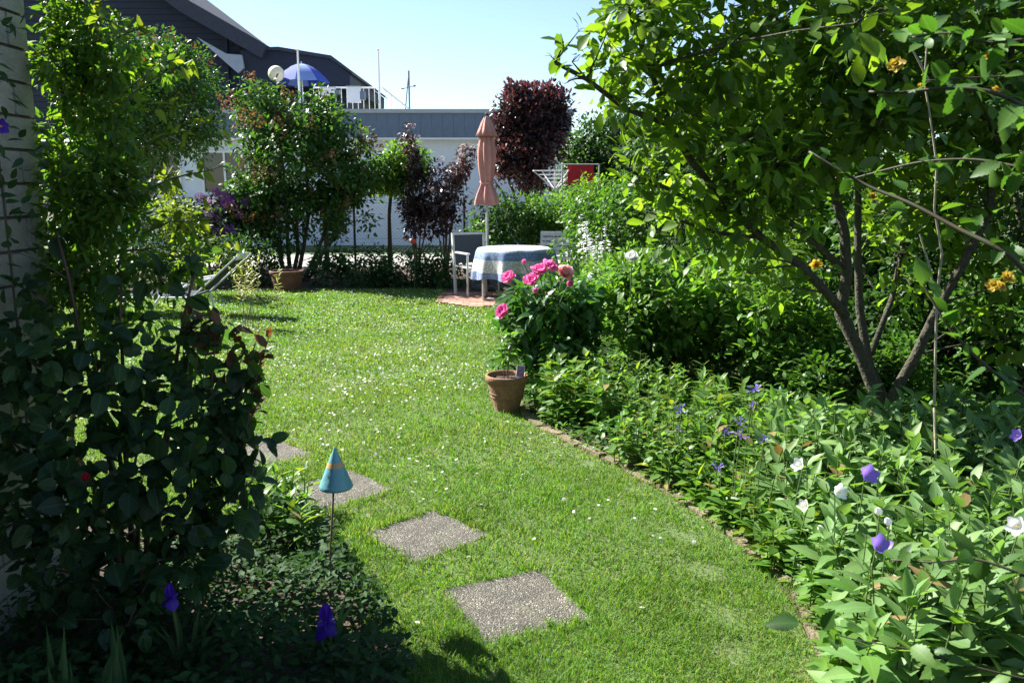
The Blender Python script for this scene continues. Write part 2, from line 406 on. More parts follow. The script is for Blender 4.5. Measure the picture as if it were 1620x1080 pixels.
def leaf_mesh(kind, v, mat):
    key = (kind, v, mat)
    if key not in LEAFMESH:
        V, T, L, Ly = TPL[kind][v]
        LEAFMESH[key] = tri_mesh('leaf', V, T, mat, {'lx': ('POINT', L), 'ly': ('POINT', Ly)})
    return LEAFMESH[key]
MINPX = 10.0
def emit(root, base, pos, dr, up, size, kind, mat, indiv=0, name='foliage', leafname='leaf', minpx=None):
    """the nearest leaves as objects of their own, the rest joined into one part"""
    pos = np.asarray(pos, float); n = len(pos)
    if n == 0: return
    base = np.asarray(base, float)
    d = norm(np.asarray(dr, float)); x = norm(np.cross(d, up)); z = np.cross(x, d)
    size = np.broadcast_to(np.asarray(size, float), (n,))
    var = rng.integers(0, 3, n)
    keep = np.ones(n, bool)
    if indiv:
        u, w, dist = proj(pos)
        app = size * FPX / np.linalg.norm(pos - np.array((0, 0, EYE)), axis=1)
        ok = (u > -20) & (u < 1640) & (w > -20) & (w < 1100) & (app >= (minpx or MINPX))
        score = np.where(ok, app, -1)
        order = np.argsort(-score)[:indiv]
        order = order[score[order] > 0]
        keep[order] = False
        for i in order:
            o = bpy.data.objects.new(leafname, leaf_mesh(kind, int(var[i]), mat)); COL.objects.link(o); o.parent = root
            s = size[i]; p = pos[i] - base
            o.matrix_local = Matrix(((x[i, 0] * s, d[i, 0] * s, z[i, 0] * s, p[0]), (x[i, 1] * s, d[i, 1] * s, z[i, 1] * s, p[1]), (x[i, 2] * s, d[i, 2] * s, z[i, 2] * s, p[2]), (0, 0, 0, 1)))
    if keep.any():
        VV = []; TT = []; LX = []; LY = []; LV = []; off = 0
        for v in range(3):
            m = keep & (var == v); k = int(m.sum())
            if not k: continue
            V, T, L, Ly = TPL[kind][v]; s = size[m][:, None, None]
            W = (pos[m] - base)[:, None, :] + s * (V[None, :, 0:1] * x[m][:, None, :] + V[None, :, 1:2] * d[m][:, None, :] + V[None, :, 2:3] * z[m][:, None, :])
            VV.append(W.reshape(-1, 3)); TT.append((T[None] + (np.arange(k) * len(V))[:, None, None]).reshape(-1, 3) + off); off += k * len(V)
            LX.append(np.tile(L, k)); LY.append(np.tile(Ly, k)); LV.append(np.repeat(rng.random(k), len(T)))
        me = tri_mesh(name, np.concatenate(VV), np.concatenate(TT), mat, {'lx': ('POINT', np.concatenate(LX)), 'ly': ('POINT', np.concatenate(LY)), 'lv': ('FACE', np.concatenate(LV))})
        o = link(name, me, root); o['kind'] = 'stuff'
        return o

def bez(a, b, c, n=8):
    t = np.linspace(0, 1, n)[:, None]
    return (1 - t) ** 2 * a + 2 * t * (1 - t) * b + t * t * c
def ell(px, py, Y, rxp, ryp, n, rad, rd=None, surf=.45):
    """cluster centres filling a lumpy ellipsoid; pixel radii at depth Y"""
    c = P(px, py, Y); k = Y / FPX; r = np.array((rxp * k, rd if rd else rxp * k, ryp * k))
    u = sph(n) * (surf + (1 - surf) * rng.random((n, 1)) ** .7)
    return np.concatenate([c + u * r, (rad * rng.uniform(.7, 1.35, n))[:, None]], 1)
def ball(x, y, z, rx, ry, rz, n, rad, surf=.45):
    u = sph(n) * (surf + (1 - surf) * rng.random((n, 1)) ** .7)
    return np.concatenate([np.array((x, y, z)) + u * np.array((rx, ry, rz)), (rad * rng.uniform(.7, 1.35, n))[:, None]], 1)
def pcl(lst, Y0=None):
    """clusters listed as (px, py, depth, radius in px)"""
    return np.array([[*P(a, b, Y), r * Y / FPX] for a, b, Y, r in lst])

def plant(name, label, cat, base, cl, kind, size, n, mat, bark='bark', limbs=6, r0=.02, group=None, indiv=0, droop=.25, upb=.8, twigs=0, paths=None, sv=.3, minpx=None, stem='stem', foliage='foliage', zmin=.02, ground=True):
    base = np.asarray(base, float)
    cl = cl[cl[:, 2] > zmin]
    root = thing(name, label, cat, base, group)
    tb = MB(); nodes = []
    if paths is None:
        C = cl[:, :3]; idx = [int(np.argmax(C[:, 2]))]
        dmin = np.linalg.norm(C - C[idx[0]], axis=1)
        while len(idx) < min(limbs, len(C)):
            i = int(np.argmax(dmin)); idx.append(i); dmin = np.minimum(dmin, np.linalg.norm(C - C[i], axis=1))
        paths = []
        for i in idx:
            e = C[i]; s = base + np.array((*rng.uniform(-r0 * 2.5, r0 * 2.5, 2), 0))
            m = s * .6 + e * .4; m = np.array((m[0], m[1], s[2] + (e[2] - s[2]) * .62))
            paths.append((bez(s, m, e, 8), r0))
    for pth, r in paths:
        pth = np.asarray(pth, float); k = len(pth)
        rr = np.linspace(r, r * .35, k)
        jit = rng.normal(size=(k, 3)) * r * .35; jit[0] = 0
        q = pth + jit
        tb.tube(q - base, rr, 8 if r > .02 else 5)
        nodes += [(*p, a) for p, a in zip(q, rr)]
    nodes = np.array(nodes)
    for c in cl:
        dd = np.linalg.norm(nodes[:, :3] - c[:3], axis=1) + np.maximum(nodes[:, 2] - c[2] + .05, 0) * 1.5
        j = int(np.argmin(dd)); s = nodes[j, :3]; r = min(nodes[j, 3] * .6, r0 * .4)
        if dd[j] < .03: continue
        m = (s + c[:3]) / 2 + np.array((0, 0, .06 * dd[j])) + rng.normal(size=3) * .05 * dd[j]
        tb.tube(bez(s, m, c[:3], 5) - base, np.linspace(r, r * .35, 5), 5 if r > .006 else 4, False)
        if twigs:
            for _ in range(twigs):
                u = sph(1)[0]; u[2] = abs(u[2]) * .8; e = c[:3] + u * c[3] * .9
                tb.tube(np.array((c[:3], (c[:3] + e) / 2 + rng.normal(size=3) * .1 * c[3], e)) - base, (r * .35, r * .28, r * .15), 3, False)
    so = tb.build(stem, bark, root, smooth=True)
    w = cl[:, 3] ** 2; w = w / w.sum()
    cnt = rng.multinomial(n, w); ci = np.repeat(np.arange(len(cl)), cnt); k = len(ci)
    u = sph(k); rad = rng.random((k, 1)) ** .45
    pos = cl[ci, :3] + u * rad * cl[ci, 3:4]
    if ground: pos[:, 2] = np.maximum(pos[:, 2], zmin)
    dr = u * .7 + sph(k) * .55 + np.array((0, 0, .15 - droop))
    up = np.array((0, 0, upb)) + sph(k) * .55 + u * .25
    sz = size * rng.uniform(1 - sv, 1 + sv, k)
    emit(root, base, pos, dr, up, sz, kind, mat, indiv, foliage, minpx=minpx)
    return root

def herb(name, label, cat, base, stems, kind, size, mat, pairs=6, smat='green_stem', group=None, indiv=0, r=.004, lean=.15, lo=.25, whorl=2, elev=(.15, .9), minpx=None, foliage='foliage'):
    """upright leafy shoots; stems = [(x, y, z0, height)]"""
    base = np.asarray(base, float); root = thing(name, label, cat, base, group)
    tb = MB(); PO = []; DR = []; UP = []; SZ = []; few = len(stems) <= 12
    for (x, y, z0, h) in stems:
        a = rng.uniform(0, 6.28); l = rng.uniform(0, lean) * h
        s = np.array((x, y, z0)); e = s + np.array((math.cos(a) * l, math.sin(a) * l, h)); m = s + np.array((0, 0, h * .5))
        pth = bez(s, m, e, 6)
        if few: MB().tube(pth - base, np.linspace(r, r * .5, 6), 5, False).build('stem', smat, root, smooth=True)
        else: tb.tube(pth - base, np.linspace(r, r * .5, 6), 4, False)
        ph = rng.uniform(0, 6.28)
        for i in range(pairs):
            f = lo + (1 - lo) * (i + rng.uniform(0, .5)) / pairs; f = min(f, 1)
            p = (1 - f) ** 2 * s + 2 * f * (1 - f) * m + f * f * e
            for j in range(whorl):
                t = ph + i * 2.4 + j * 2 * math.pi / whorl + rng.normal() * .25
                el = elev[0] + (elev[1] - elev[0]) * f ** 2 + rng.normal() * .22
                PO.append(p); DR.append((math.cos(t) * math.cos(el), math.sin(t) * math.cos(el), math.sin(el)))
                UP.append((rng.normal() * .25, rng.normal() * .25, 1)); SZ.append(size * (1.05 - .45 * f ** 3) * rng.uniform(.7, 1.2))
    if not few: tb.build('stems', smat, root, smooth=True)['kind'] = 'stuff'
    PO, DR, UP, SZ = map(np.array, (PO, DR, UP, SZ)); q = rng.random(len(PO)) if len(PO) > 300 else np.zeros(len(PO))
    for lo_, hi_, mt, ind, nm in ((0, .82, mat, indiv, foliage), (.82, .985, 'yellow_leaf' if mat != 'grey_leaf' else 'light_leaf', 0, 'paler_foliage'), (.985, 1.01, 'withered_leaf', 0, 'withered_foliage')):
        k = (q >= lo_) & (q < hi_)
        if k.any(): emit(root, base, PO[k], DR[k], UP[k], SZ[k], kind, mt, ind, nm, minpx=minpx)
    return root

# ------------------------------------------------------------------ flowers
def petal(name, L, W, cup, ruf, mat, nu=5, nv=5, notch=0.0):
    V = []; T = []; lx = []; ly = []
    for j in range(nv):
        v = j / (nv - 1); w = W * math.sin(math.pi * (.08 + .78 * v)) ** .8
        for i in range(nu):
            u = -1 + 2 * i / (nu - 1)
            z = cup * (u * u * .5 * w / max(W, 1e-6) + v * v * .8) * L * .6 + ruf * L * math.sin(u * 7 + v * 4) * v
            V.append((w * u, L * v * (1 - notch * (1 - u * u) * v * .5 - .12 * u * u * v), z)); lx.append(u); ly.append(v)
    for j in range(nv - 1):
        for i in range(nu - 1):
            a = j * nu + i; T += [(a, a + 1, a + nu), (a + 1, a + nu + 1, a + nu)]
    return tri_mesh(name, np.array(V), np.array(T), mat, {'lx': ('POINT', lx), 'ly': ('POINT', ly)})
def axis_matrix(loc, axis):
    q = Vector(axis).normalized().to_track_quat('Z', 'Y')
    return Matrix.Translation(Vector(loc)) @ q.to_matrix().to_4x4()
STAM = MB().lathe([(.001, 0), (.6, .05), (.8, .35), (.55, .62), (.001, .7)], 10).mesh('flower_center', 'stamen', True)
def flower(root, loc, axis, rings, cscale, name='flower', cmesh=None, label=None):
    """rings = [(count, tilt in degrees from flat, petal mesh, scale, lift)]; petals are sub-parts"""
    o = link(name, cmesh or STAM, root)
    M = axis_matrix(loc, axis) @ Matrix.Rotation(random.uniform(0, 6.28), 4, 'Z')
    o.matrix_local = M @ Matrix.Scale(cscale, 4)
    if label: o['label'] = label
    inv = Matrix.Scale(1 / cscale, 4)
    for (cnt, tilt, me, sc, lift) in rings:
        a0 = random.uniform(0, 6.28)
        for k in range(cnt):
            p = link('petal', me, o)
            p.matrix_local = inv @ Matrix.Rotation(a0 + 2 * math.pi * k / cnt + random.gauss(0, .1), 4, 'Z') @ Matrix.Translation((0, 0, lift)) @ Matrix.Rotation(R(tilt + random.gauss(0, 7)), 4, 'X') @ Matrix.Scale(sc * random.uniform(.88, 1.1), 4)
    return o

# ================================================================== THE SETTING
def sheet(name, poly, z, mat):
    me = bpy.data.meshes.new(name); me.from_pydata([(float(x), float(y), z) for x, y in poly], [], [tuple(range(len(poly)))])
    me.materials.append(MATS[mat]); me.update()
    return setp(link(name, me), kind='structure')
def smooth_line(pts, n):
    pts = np.asarray(pts, float); d = np.r_[0, np.cumsum(np.linalg.norm(np.diff(pts, axis=0), axis=1))]
    t = np.linspace(0, d[-1], n); out = np.stack([np.interp(t, d, pts[:, i]) for i in range(2)], 1)
    for _ in range(4): out[1:-1] = (out[:-2] + 2 * out[1:-1] + out[2:]) / 4
    return out
def inside(poly, x, y):
    c = np.zeros(len(x), bool); px = poly[:, 0]; py = poly[:, 1]; j = len(poly) - 1
    for i in range(len(poly)):
        hit = ((py[i] > y) != (py[j] > y)) & (x < (px[j] - px[i]) * (y - py[i]) / (py[j] - py[i] + 1e-12) + px[i]); c ^= hit; j = i
    return c
def line_dist(line, x, y):
    best = np.full(len(x), 1e9)
    for a, b in zip(line[:-1], line[1:]):
        ab = b - a; t = np.clip(((x - a[0]) * ab[0] + (y - a[1]) * ab[1]) / (ab @ ab + 1e-12), 0, 1)
        best = np.minimum(best, np.hypot(x - a[0] - t * ab[0], y - a[1] - t * ab[1]))
    return best
ang = np.linspace(0, 2 * math.pi, 49)[:-1]
sheet('ground', [(400 * math.cos(a), 400 * math.sin(a)) for a in ang], 0.0, 'soil')
EDGE_PX = [(1300, 1090), (1290, 1050), (1275, 985), (1240, 925), (1190, 880), (1130, 835), (1070, 790), (985, 745), (920, 715), (870, 690), (812, 655)]
EDGE = smooth_line([(1.0, 1.2), (1.02, 2.0)] + [G(*p)[:2] for p in EDGE_PX] + [(-.02, 6.3), (.02, 7.2), (.02, 8.6), (-.02, 10.0), (-.12, 11.35)], 60)
LEFT = smooth_line([(-1.62, 3.75), (-1.15, 3.85), (-.86, 3.6), (-.62, 3.2), (-.42, 2.75), (-.28, 2.4), (-.1, 1.2)], 24)
TERR = np.array([(-.12, 11.35), (-.42, 11.2), (-.72, 11.32), (-.98, 11.75), (-1.08, 12.3), (-1.05, 13.3)])
LAWN = np.concatenate([EDGE, TERR, [(-1.6, 13.35), (-3, 13.4), (-5, 13.2), (-9.5, 12.6), (-9.5, 3.8), (-2.2, 3.8)], LEFT])
sheet('lawn', LAWN, 0.004, 'lawn_soil')
sheet('neighbour_path', [(-14, 17.2), (9, 17.2), (9, 20.5), (-14, 20.5)], 0.02, 'neighbour_paving')
sheet('neighbour_lawn', [(-30, 20.6), (20, 20.6), (20, 70), (-30, 70)], 0.015, 'lawn_soil')

# stepping slabs (four, each its own thing)
SLABS = [((.005, 2.995), 25, .222, 'concrete slab nearest the camera, large exposed pebbles'), ((-.40, 3.65), 43, .215, 'concrete slab in the lawn just right of the cone ornament'),
         ((-.94, 4.25), 43, .215, 'concrete slab directly behind the blue cone ornament'), ((-1.53, 4.86), 44, .215, 'farthest concrete slab, half hidden by the dark left shrub')]
for i, ((x, y), a, h, lb) in enumerate(SLABS):
    m = MB(); n = 10; pts = []
    for sx, sy, ex, ey in ((-1, -1, 1, 0), (1, -1, 0, 1), (1, 1, -1, 0), (-1, 1, 0, -1)):
        for k in range(n): pts.append((sx * h + ex * 2 * h * k / n + random.gauss(0, .0025), sy * h + ey * 2 * h * k / n + random.gauss(0, .0025)))
    ring = lambda s, z: [(p[0] * s, p[1] * s, z) for p in pts]
    k = len(pts); v = ring(1, -.04) + ring(1, .0035) + ring(.97, .0075)
    m.add(v, [(j, (j + 1) % k, (j + 1) % k + k, j + k) for j in range(k)] + [(j + k, (j + 1) % k + k, (j + 1) % k + 2 * k, j + 2 * k) for j in range(k)] + [tuple(range(2 * k, 3 * k))])
    o = m.build('stepping_stone', 'washed_concrete', None, (x, y, 0)); o.rotation_euler = (R(random.uniform(-.6, .6)), R(random.uniform(-.6, .6)), R(a))
    setp(o, lb, 'stepping stone', 'stepping stones across the lawn')

# brick edging between lawn and bed
ed = thing('brick_edging', 'curved row of weathered bricks edging the right flower bed', 'edging', (.6, 4.2, 0))
bm = MB(); L, W, H2 = .112, .034, .034
bm.box((0, 0, 0), (2 * L, 2 * W, 2 * H2)); bme = bm.mesh('brick', 'edging_brick')
s = np.r_[0, np.cumsum(np.linalg.norm(np.diff(EDGE, axis=0), axis=1))]
st = .3
while st < s[-1] - 4.6:
    x = np.interp(st, s, EDGE[:, 0]); y = np.interp(st, s, EDGE[:, 1]); x2 = np.interp(st + .05, s, EDGE[:, 0]); y2 = np.interp(st + .05, s, EDGE[:, 1])
    a = math.atan2(y2 - y, x2 - x); b = link('brick', bme, ed)
    nx, ny = math.sin(a), -math.cos(a)
    b.location = (x + nx * .045 - .6 + random.gauss(0, .006), y + ny * .045 - 4.2 + random.gauss(0, .006), (random.uniform(-.027, -.019) if y < 4.5 else random.uniform(-.018, -.012)))
    b.rotation_euler = (random.gauss(0, .04), random.gauss(0, .03), a + random.gauss(0, .06)); st += .25

# brick terrace under the table
te = setp(link('terrace', MB().add([(-1.04, 11.75, .005), (-.72, 11.34, .005), (-.42, 11.22, .005), (-.1, 11.37, .005), (1.1, 11.6, .005), (1.25, 13.4, .005), (-1.03, 13.35, .005)], [tuple(range(7))]).mesh('terrace', 'soil')), kind='structure')
tb_ = MB().box((0, 0, 0), (.194, .094, .05)).mesh('brick', 'paving_brick')
tp = np.array([(-1.05, 11.75), (-.72, 11.33), (-.42, 11.2), (-.1, 11.34), (1.1, 11.6), (1.25, 13.4), (-1.05, 13.35)])
row = 0; y = 11.25; cnt = 0
while y < 12.75:
    x = -1.1 + (.1 if row % 2 else 0)
    while x < 1.2:
        if inside(tp, np.array([x]), np.array([y]))[0] and cnt < 298:
            b = link('brick', tb_, te, (x, y, .002 + random.gauss(0, .0015))); b.rotation_euler = (random.gauss(0, .012), random.gauss(0, .012), random.gauss(0, .012)); cnt += 1
        x += .2
    y += .1; row += 1

# ------------------------------------------------------------------ grass of the lawn
def grass():
    Vs = []; lv = []; zones = [(1.9, 3.2, 34000, .0031, .023), (3.2, 4.6, 20000, .0038, .023), (4.6, 6.6, 10500, .0052, .023), (6.6, 9.5, 5000, .008, .023), (9.5, 13.5, 2500, .013, .027)]
    PX = []; PY = []; HW = []; HH = []
    for y0, y1, den, w, h in zones:
        xl = -.66 * y1 - .3; xr = 1.3; area = (xr - xl) * (y1 - y0); n = int(area * den)
        x = rng.uniform(xl, xr, n); y = rng.uniform(y0, y1, n)
        ok = (inside(LAWN, x, y) | (line_dist(EDGE, x, y) < .035 + .03 * np.sin(x * 27 + y * 41) + .02 * np.sin(y * 90)) | (line_dist(LEFT, x, y) < .05 + .05 * np.sin(y * 33 + x * 20))) & (x > -.66 * y - .25)
        clump = np.sin(x * 9 + np.sin(y * 7) * 1.5) * np.sin(y * 11 + x * 3) * .5 + np.sin(x * 31 + y * 17) * .25 + np.sin(x * 3.1 - y * 4.3) * .35
        ok &= rng.random(n) < .86 + .18 * clump
        # thin worn turf along the bed edge
        de = line_dist(EDGE, x, y) + np.where(y > 6.0, 1, 0); worn = sum(np.exp(-((x - c[0]) ** 2 + (y - c[1]) ** 2) / r_ ** 2) for c, r_ in ((G(1120, 905), .09), (G(1145, 975), .11), (G(1165, 1030), .08), (G(1000, 775), .08), (G(1085, 850), .07), (G(930, 735), .06))); ok &= rng.random(n) > worn * .85; ok &= ~((de < .14) & (rng.random(n) > .5 + de * 3.5))
        hh = h * (1 + .25 * clump) * rng.lognormal(0, .33, n)
        for (sx, sy), a, hs, _ in SLABS:
            c, s_ = math.cos(R(a)), math.sin(R(a)); u = (x - sx) * c + (y - sy) * s_; v = -(x - sx) * s_ + (y - sy) * c
            dd = np.maximum(abs(u), abs(v)) - hs
            rag = .012 * np.sin(x * 61 + y * 23) + .010 * np.sin(y * 83 - x * 37); ok &= (dd > rag - .004) | ((dd > -.04) & (rng.random(n) < .10 + dd * 2.5))
            hh = np.where((dd < .05), hh * 1.3, hh)
        PX.append(x[ok]); PY.append(y[ok]); HW.append(np.full(ok.sum(), w)); HH.append(hh[ok])
    x = np.concatenate(PX); y = np.concatenate(PY); w = np.concatenate(HW); h = np.clip(np.concatenate(HH), .01, .075); n = len(x)
    a = rng.uniform(0, 6.28, n); l = rng.uniform(.15, 1.1, n) * h; b = a + rng.normal(0, .7, n)
    dx, dy = np.cos(b) * l, np.sin(b) * l; sx, sy = -np.sin(a) * w * .5, np.cos(a) * w * .5
    z0 = np.full(n, .002)
    V = np.stack([np.stack([x - sx, y - sy, z0], 1), np.stack([x + sx, y + sy, z0], 1), np.stack([x + sx * .8 + dx * .35, y + sy * .8 + dy * .35, h * .6], 1),
                  np.stack([x - sx * .8 + dx * .35, y - sy * .8 + dy * .35, h * .6], 1), np.stack([x + dx, y + dy, h * rng.uniform(.75, 1, n)], 1)], 1).reshape(-1, 3)
    T = (np.array([(0, 1, 2), (0, 2, 3), (3, 2, 4)])[None] + (np.arange(n) * 5)[:, None, None]).reshape(-1, 3)
    patch = .5 + .5 * np.sin(x * 2.3 + np.sin(y * 1.7) * 2) * np.sin(y * 1.9 + x)
    tone = np.clip(rng.beta(2, 2.2, n) * .7 + .24 * patch, 0, .96)
    dead = rng.random(n) < .05; tone[dead] = rng.uniform(.9, .99, dead.sum())
    # dry yellowish turf right of the slabs
    dry = np.exp(-((x - .5) ** 2 / .25 + (y - 3.4) ** 2 / .8)); tone = np.where(rng.random(n) < dry * .4, np.clip(tone + .3, 0, .97), tone)
    me = tri_mesh('grass', V, T, 'grass', {'lv': ('FACE', np.repeat(tone, 3))}, True)
    return setp(link('grass', me), 'mown green grass of the lawn', 'grass', kind='stuff')
grass()
# pin the grass' own random number out of the tone: object random is constant, colours stay a spread either way

# daisies: the 300 nearest one by one, the rest a mass
def daisy_mesh(n=8):
    V = [(0, 0, 0)]; T = []
    for k in range(n):
        a = 2 * math.pi * k / n; V += [(math.cos(a - .3) * .9, math.sin(a - .3) * .9, .12), (math.cos(a + .3) * .9, math.sin(a + .3) * .9, .12)]; T.append((0, len(V) - 2, len(V) - 1))
    return np.array(V, float), np.array(T)
def daisies():
    n = 14000; y = 2.4 + (13.2 - 2.4) * rng.random(n) ** .8; x = rng.uniform(-1, 1, n) * .66 * y
    den = np.clip((y - 3.2) / 4.5, .05, 1) * (.35 + .65 * (np.sin(x * 2.1 + y) * np.sin(y * 1.3 - x * 1.7) > -.25)); den *= np.where((x > -.05 * y) & (y < 5), .5, 1)
    ok = inside(LAWN, x, y) & (rng.random(n) < den * .95)
    for (sx, sy), a, hs, _ in SLABS: ok &= np.hypot(x - sx, y - sy) > hs * 1.42
    x, y = x[ok], y[ok]; o = np.argsort(y); x, y = x[o], y[o]
    V, T = daisy_mesh(); dm = tri_mesh('daisy_petals', V, T, 'petal_white'); cm = MB().lathe([(.3, .1), (.22, .2), (.01, .24)], 6).mesh('daisy_center', 'stamen', True)
    for i in range(min(300, len(x))):
        r = random.uniform(.007, .0115); z = random.uniform(.022, .036)
        rt = thing('daisy', 'small white daisy in the nearer half of the lawn', 'daisy', (float(x[i]), float(y[i]), 0), 'daisies scattered in the near lawn')
        e = (random.gauss(0, .35), random.gauss(0, .35), random.uniform(0, 6))
        a = link('petals', dm, rt, (0, 0, z)); a.scale = (r, r, r); a.rotation_euler = e
        b = link('flower_center', cm, rt, (0, 0, z)); b.scale = (r, r, r); b.rotation_euler = e
        s_ = link('stem', STEMM, rt); s_.scale = (1, 1, z)
    x, y = x[300:], y[300:]; n = len(x); r = rng.uniform(.0065, .0115, n)[:, None, None]; tl = sph(n) * .45 + np.array((0, -.15, 1)); tl = norm(tl)
    X = norm(np.cross(tl, (0, 1, 0.1))); Y = np.cross(tl, X)
    W = np.stack([x, y, rng.uniform(.024, .04, n)], 1)[:, None, :] + r * (V[None, :, 0:1] * X[:, None] + V[None, :, 1:2] * Y[:, None] + V[None, :, 2:3] * tl[:, None])
    me = tri_mesh('daisies', W.reshape(-1, 3), (T[None] + (np.arange(n) * len(V))[:, None, None]).reshape(-1, 3), 'petal_white')
    setp(link('daisies', me), 'mass of tiny white daisies over the far lawn', 'daisies', kind='stuff')
STEMM = MB().tube([(0, 0, 0), (0, 0, 1)], .0008, 3).mesh('stem', 'green_stem')
daisies()

# ================================================================== HOUSES
def own_house():
    r = thing('brick_house', 'corner of a pale sand-lime brick house wall at the left edge', 'house', (-1.86, 2.77, 0))
    X0 = -1.86
    MB().box((-3.0 - .012, -2.6 + .271, 2.5), (6.0, 5.744, 5.0)).build('wall', 'mortar', r)
    bm_ = MB(); bm_.box((0, 0, 0), (.1, .24, .113)); me = bm_.mesh('brick', 'wall_brick')
    hm = MB().box((0, 0, 0), (.1, .115, .113)).mesh('brick', 'wall_brick')
    for k in range(22):
        z = .06 + k * .125; y = .55 - .12
        if k % 2:
            link('brick', hm, r, (-.05 + random.gauss(0, .0012), .55 - .0575, z)); y = .55 - .127 - .12
        while y > -.45:
            b = link('brick', me, r, (-.05 + random.gauss(0, .0012), y, z)); b.rotation_euler = (random.gauss(0, .003), 0, random.gauss(0, .004)); y -= .252
    return r
own_house()

def window(root, x0, x1, z0, z1, y, fr=.07, mull=True, loc=None):
    """frame with its pane and sill as sub-parts; coordinates in the root's space"""
    m = MB(); cx, cz = (x0 + x1) / 2, (z0 + z1) / 2; w, h = x1 - x0, z1 - z0
    for (c, d) in (((x0 + fr / 2, y, cz), (fr, .09, h)), ((x1 - fr / 2, y, cz), (fr, .09, h)), ((cx, y, z1 - fr / 2), (w - 2 * fr, .085, fr)), ((cx, y, z0 + fr / 2), (w - 2 * fr, .085, fr))): m.box(c, d)
    if mull: m.box((cx, y, cz), (fr * .8, .08, h - 2 * fr))
    f = m.build('window', 'white_paint', root)
    MB().box((cx, y + .02, cz), (w - .02, .02, h - .02)).build('pane', 'glass', f)
    MB().box((cx, y - .09, z0 - .025), (w + .12, .16, .045)).build('sill', 'white_paint', f)

def bungalow():
    Y = 24.0; B = np.array((P(560, 375, Y)[0], Y, 0)); q = lambda a, b, y=Y: P(a, b, y) - B
    r = thing('bungalow', 'white flat-roofed bungalow with slate blue fascia behind the fence', 'house', B)
    xl, xr = q(150, 300)[0], q(888, 300)[0]; zt = q(500, 219)[2]; z2 = q(500, 181)[2]; z3 = q(500, 175)[2]
    MB().box(((xl + xr) / 2, 4, zt / 2), (xr - xl, 8, zt)).build('wall', 'white_render', r)
    MB().box(((xl + xr) / 2, -.2, zt - .03), (xr - xl - .1, .4, .05)).build('soffit', 'white_paint', r)
    n = 44
    pan = MB().box((0, 0, 0), ((xr - xl) / n - .004, .06, z2 - zt)).mesh('panel', 'slate_fascia')
    fs = MB().box(((xl + xr) / 2, 3.8, (zt + z2) / 2), (xr - xl + .5, 8.3, z2 - zt - .02)).build('fascia', 'slate_fascia', r)
    for k in range(n): link('panel', pan, fs, (xl + (k + .5) * (xr - xl) / n, -.37 + random.gauss(0, .003), (zt + z2) / 2))
    MB().box(((xl + xr) / 2, 3.8, (z2 + z3) / 2), (xr - xl + .62, 8.5, z3 - z2)).build('roof_edge', 'pale_soffit', r)
    a, b = q(322, 308), q(392, 238); window(r, a[0], b[0], a[2], b[2], -.03)
    a, b = q(394, 345), q(440, 238); window(r, a[0] + .03, b[0], a[2], b[2], -.03, mull=False)
    a, b = q(205, 312), q(285, 240); window(r, a[0], b[0], a[2], b[2], -.03)
    c = q(820, 150, 27); MB().box((c[0], 3, z3 + .35), (.85, .8, .72)).box((c[0], 3, z3 + .76), (.97, .92, .1)).build('chimney', 'chimney_brick', r)
    return B, z3
BB, ROOFZ = bungalow()

def dark_house():
    Y = 29.0; B = np.array((P(300, 300, Y)[0], Y, 0)); q = lambda a, b, y=Y: P(a, b, y) - B
    r = thing('shingled_house', 'tall dark blue-black shingled house with a steep roof at upper left', 'house', B)
    g = [q(*p) for p in ((-140, 330), (-140, -170), (60, -170), (302, 12), (405, 92), (405, 330))]
    MB().prism([(p[0], p[2]) for p in g], 0, 9).build('wall', 'dark_shingle', r)
    # shingle courses: thin lapped boards across the gable
    z = q(300, 176)[2]; k = 0
    course = r.children[0]
    while z < q(0, -60)[2]:
        # clip right end to the slope
        lo, hi = q(302, 12), q(405, 92); t = (z - hi[2]) / (lo[2] - hi[2]); xr = hi[0] + (lo[0] - hi[0]) * max(t, 0) - .12
        if t > 1: top = q(60, -170); u = (z - lo[2]) / (top[2] - lo[2]); xr = lo[0] + (top[0] - lo[0]) * u - .12
        xl = q(-140, 0)[0]
        MB().box(((xl + xr) / 2, -.012, z), (xr - xl, .03, .19), rx=-.06).build('shingle_course', 'dark_shingle', course); z += .2; k += 1
    # main roof slab with overhang
    s = [q(*p) for p in ((60, -170), (302, 12), (428, 84))]; poly = []
    th = .28
    up = [(p[0] + .08, p[2] + .14) for p in s]; dn = [(p[0] - .1, p[2] - th) for p in s]
    MB().prism(up + dn[::-1], -.75, 9.3).build('roof', 'roof_shingle', r)
    # lower wing: shallow dark roof running right
    w = [q(*p) for p in ((388, 84), (445, 84), (528, 97), (558, 120), (558, 141), (388, 141))]
    MB().prism([(p[0], p[2]) for p in w], -.5, 7).build('side_roof', 'dark_shingle', r)
    w = [q(*p) for p in ((420, 80), (448, 79), (530, 92.5), (562, 117), (562, 121), (528, 97.3), (446, 84.3), (420, 84.3))]
    MB().prism([(p[0], p[2]) for p in w], -.62, 7.1).build('roof_edge', 'roof_shingle', r)
    w = [q(*p) for p in ((400, 141.5), (545, 141.5), (545, 185), (400, 185))]
    MB().prism([(p[0], p[2]) for p in w], .4, 6.8).build('side_wall', 'dark_shingle', r)
    # pale triangular soffit under the overhang
    w = [q(*p) for p in ((322, 64), (368, 90), (392, 92), (395, 112), (386, 120))]
    MB().prism([(p[0], p[2]) for p in w], -.62, -.5).build('soffit', 'pale_soffit', r)
    a, b = q(178, 112), q(251, 60); window(r, a[0], b[0], a[2], b[2], -.1, fr=.1, mull=False)
    MB().box((q(355, 0)[0], -.08, q(0, 110)[2]), (.09, .09, 2.6)).build('downpipe', 'dark_shingle', r)
dark_house()

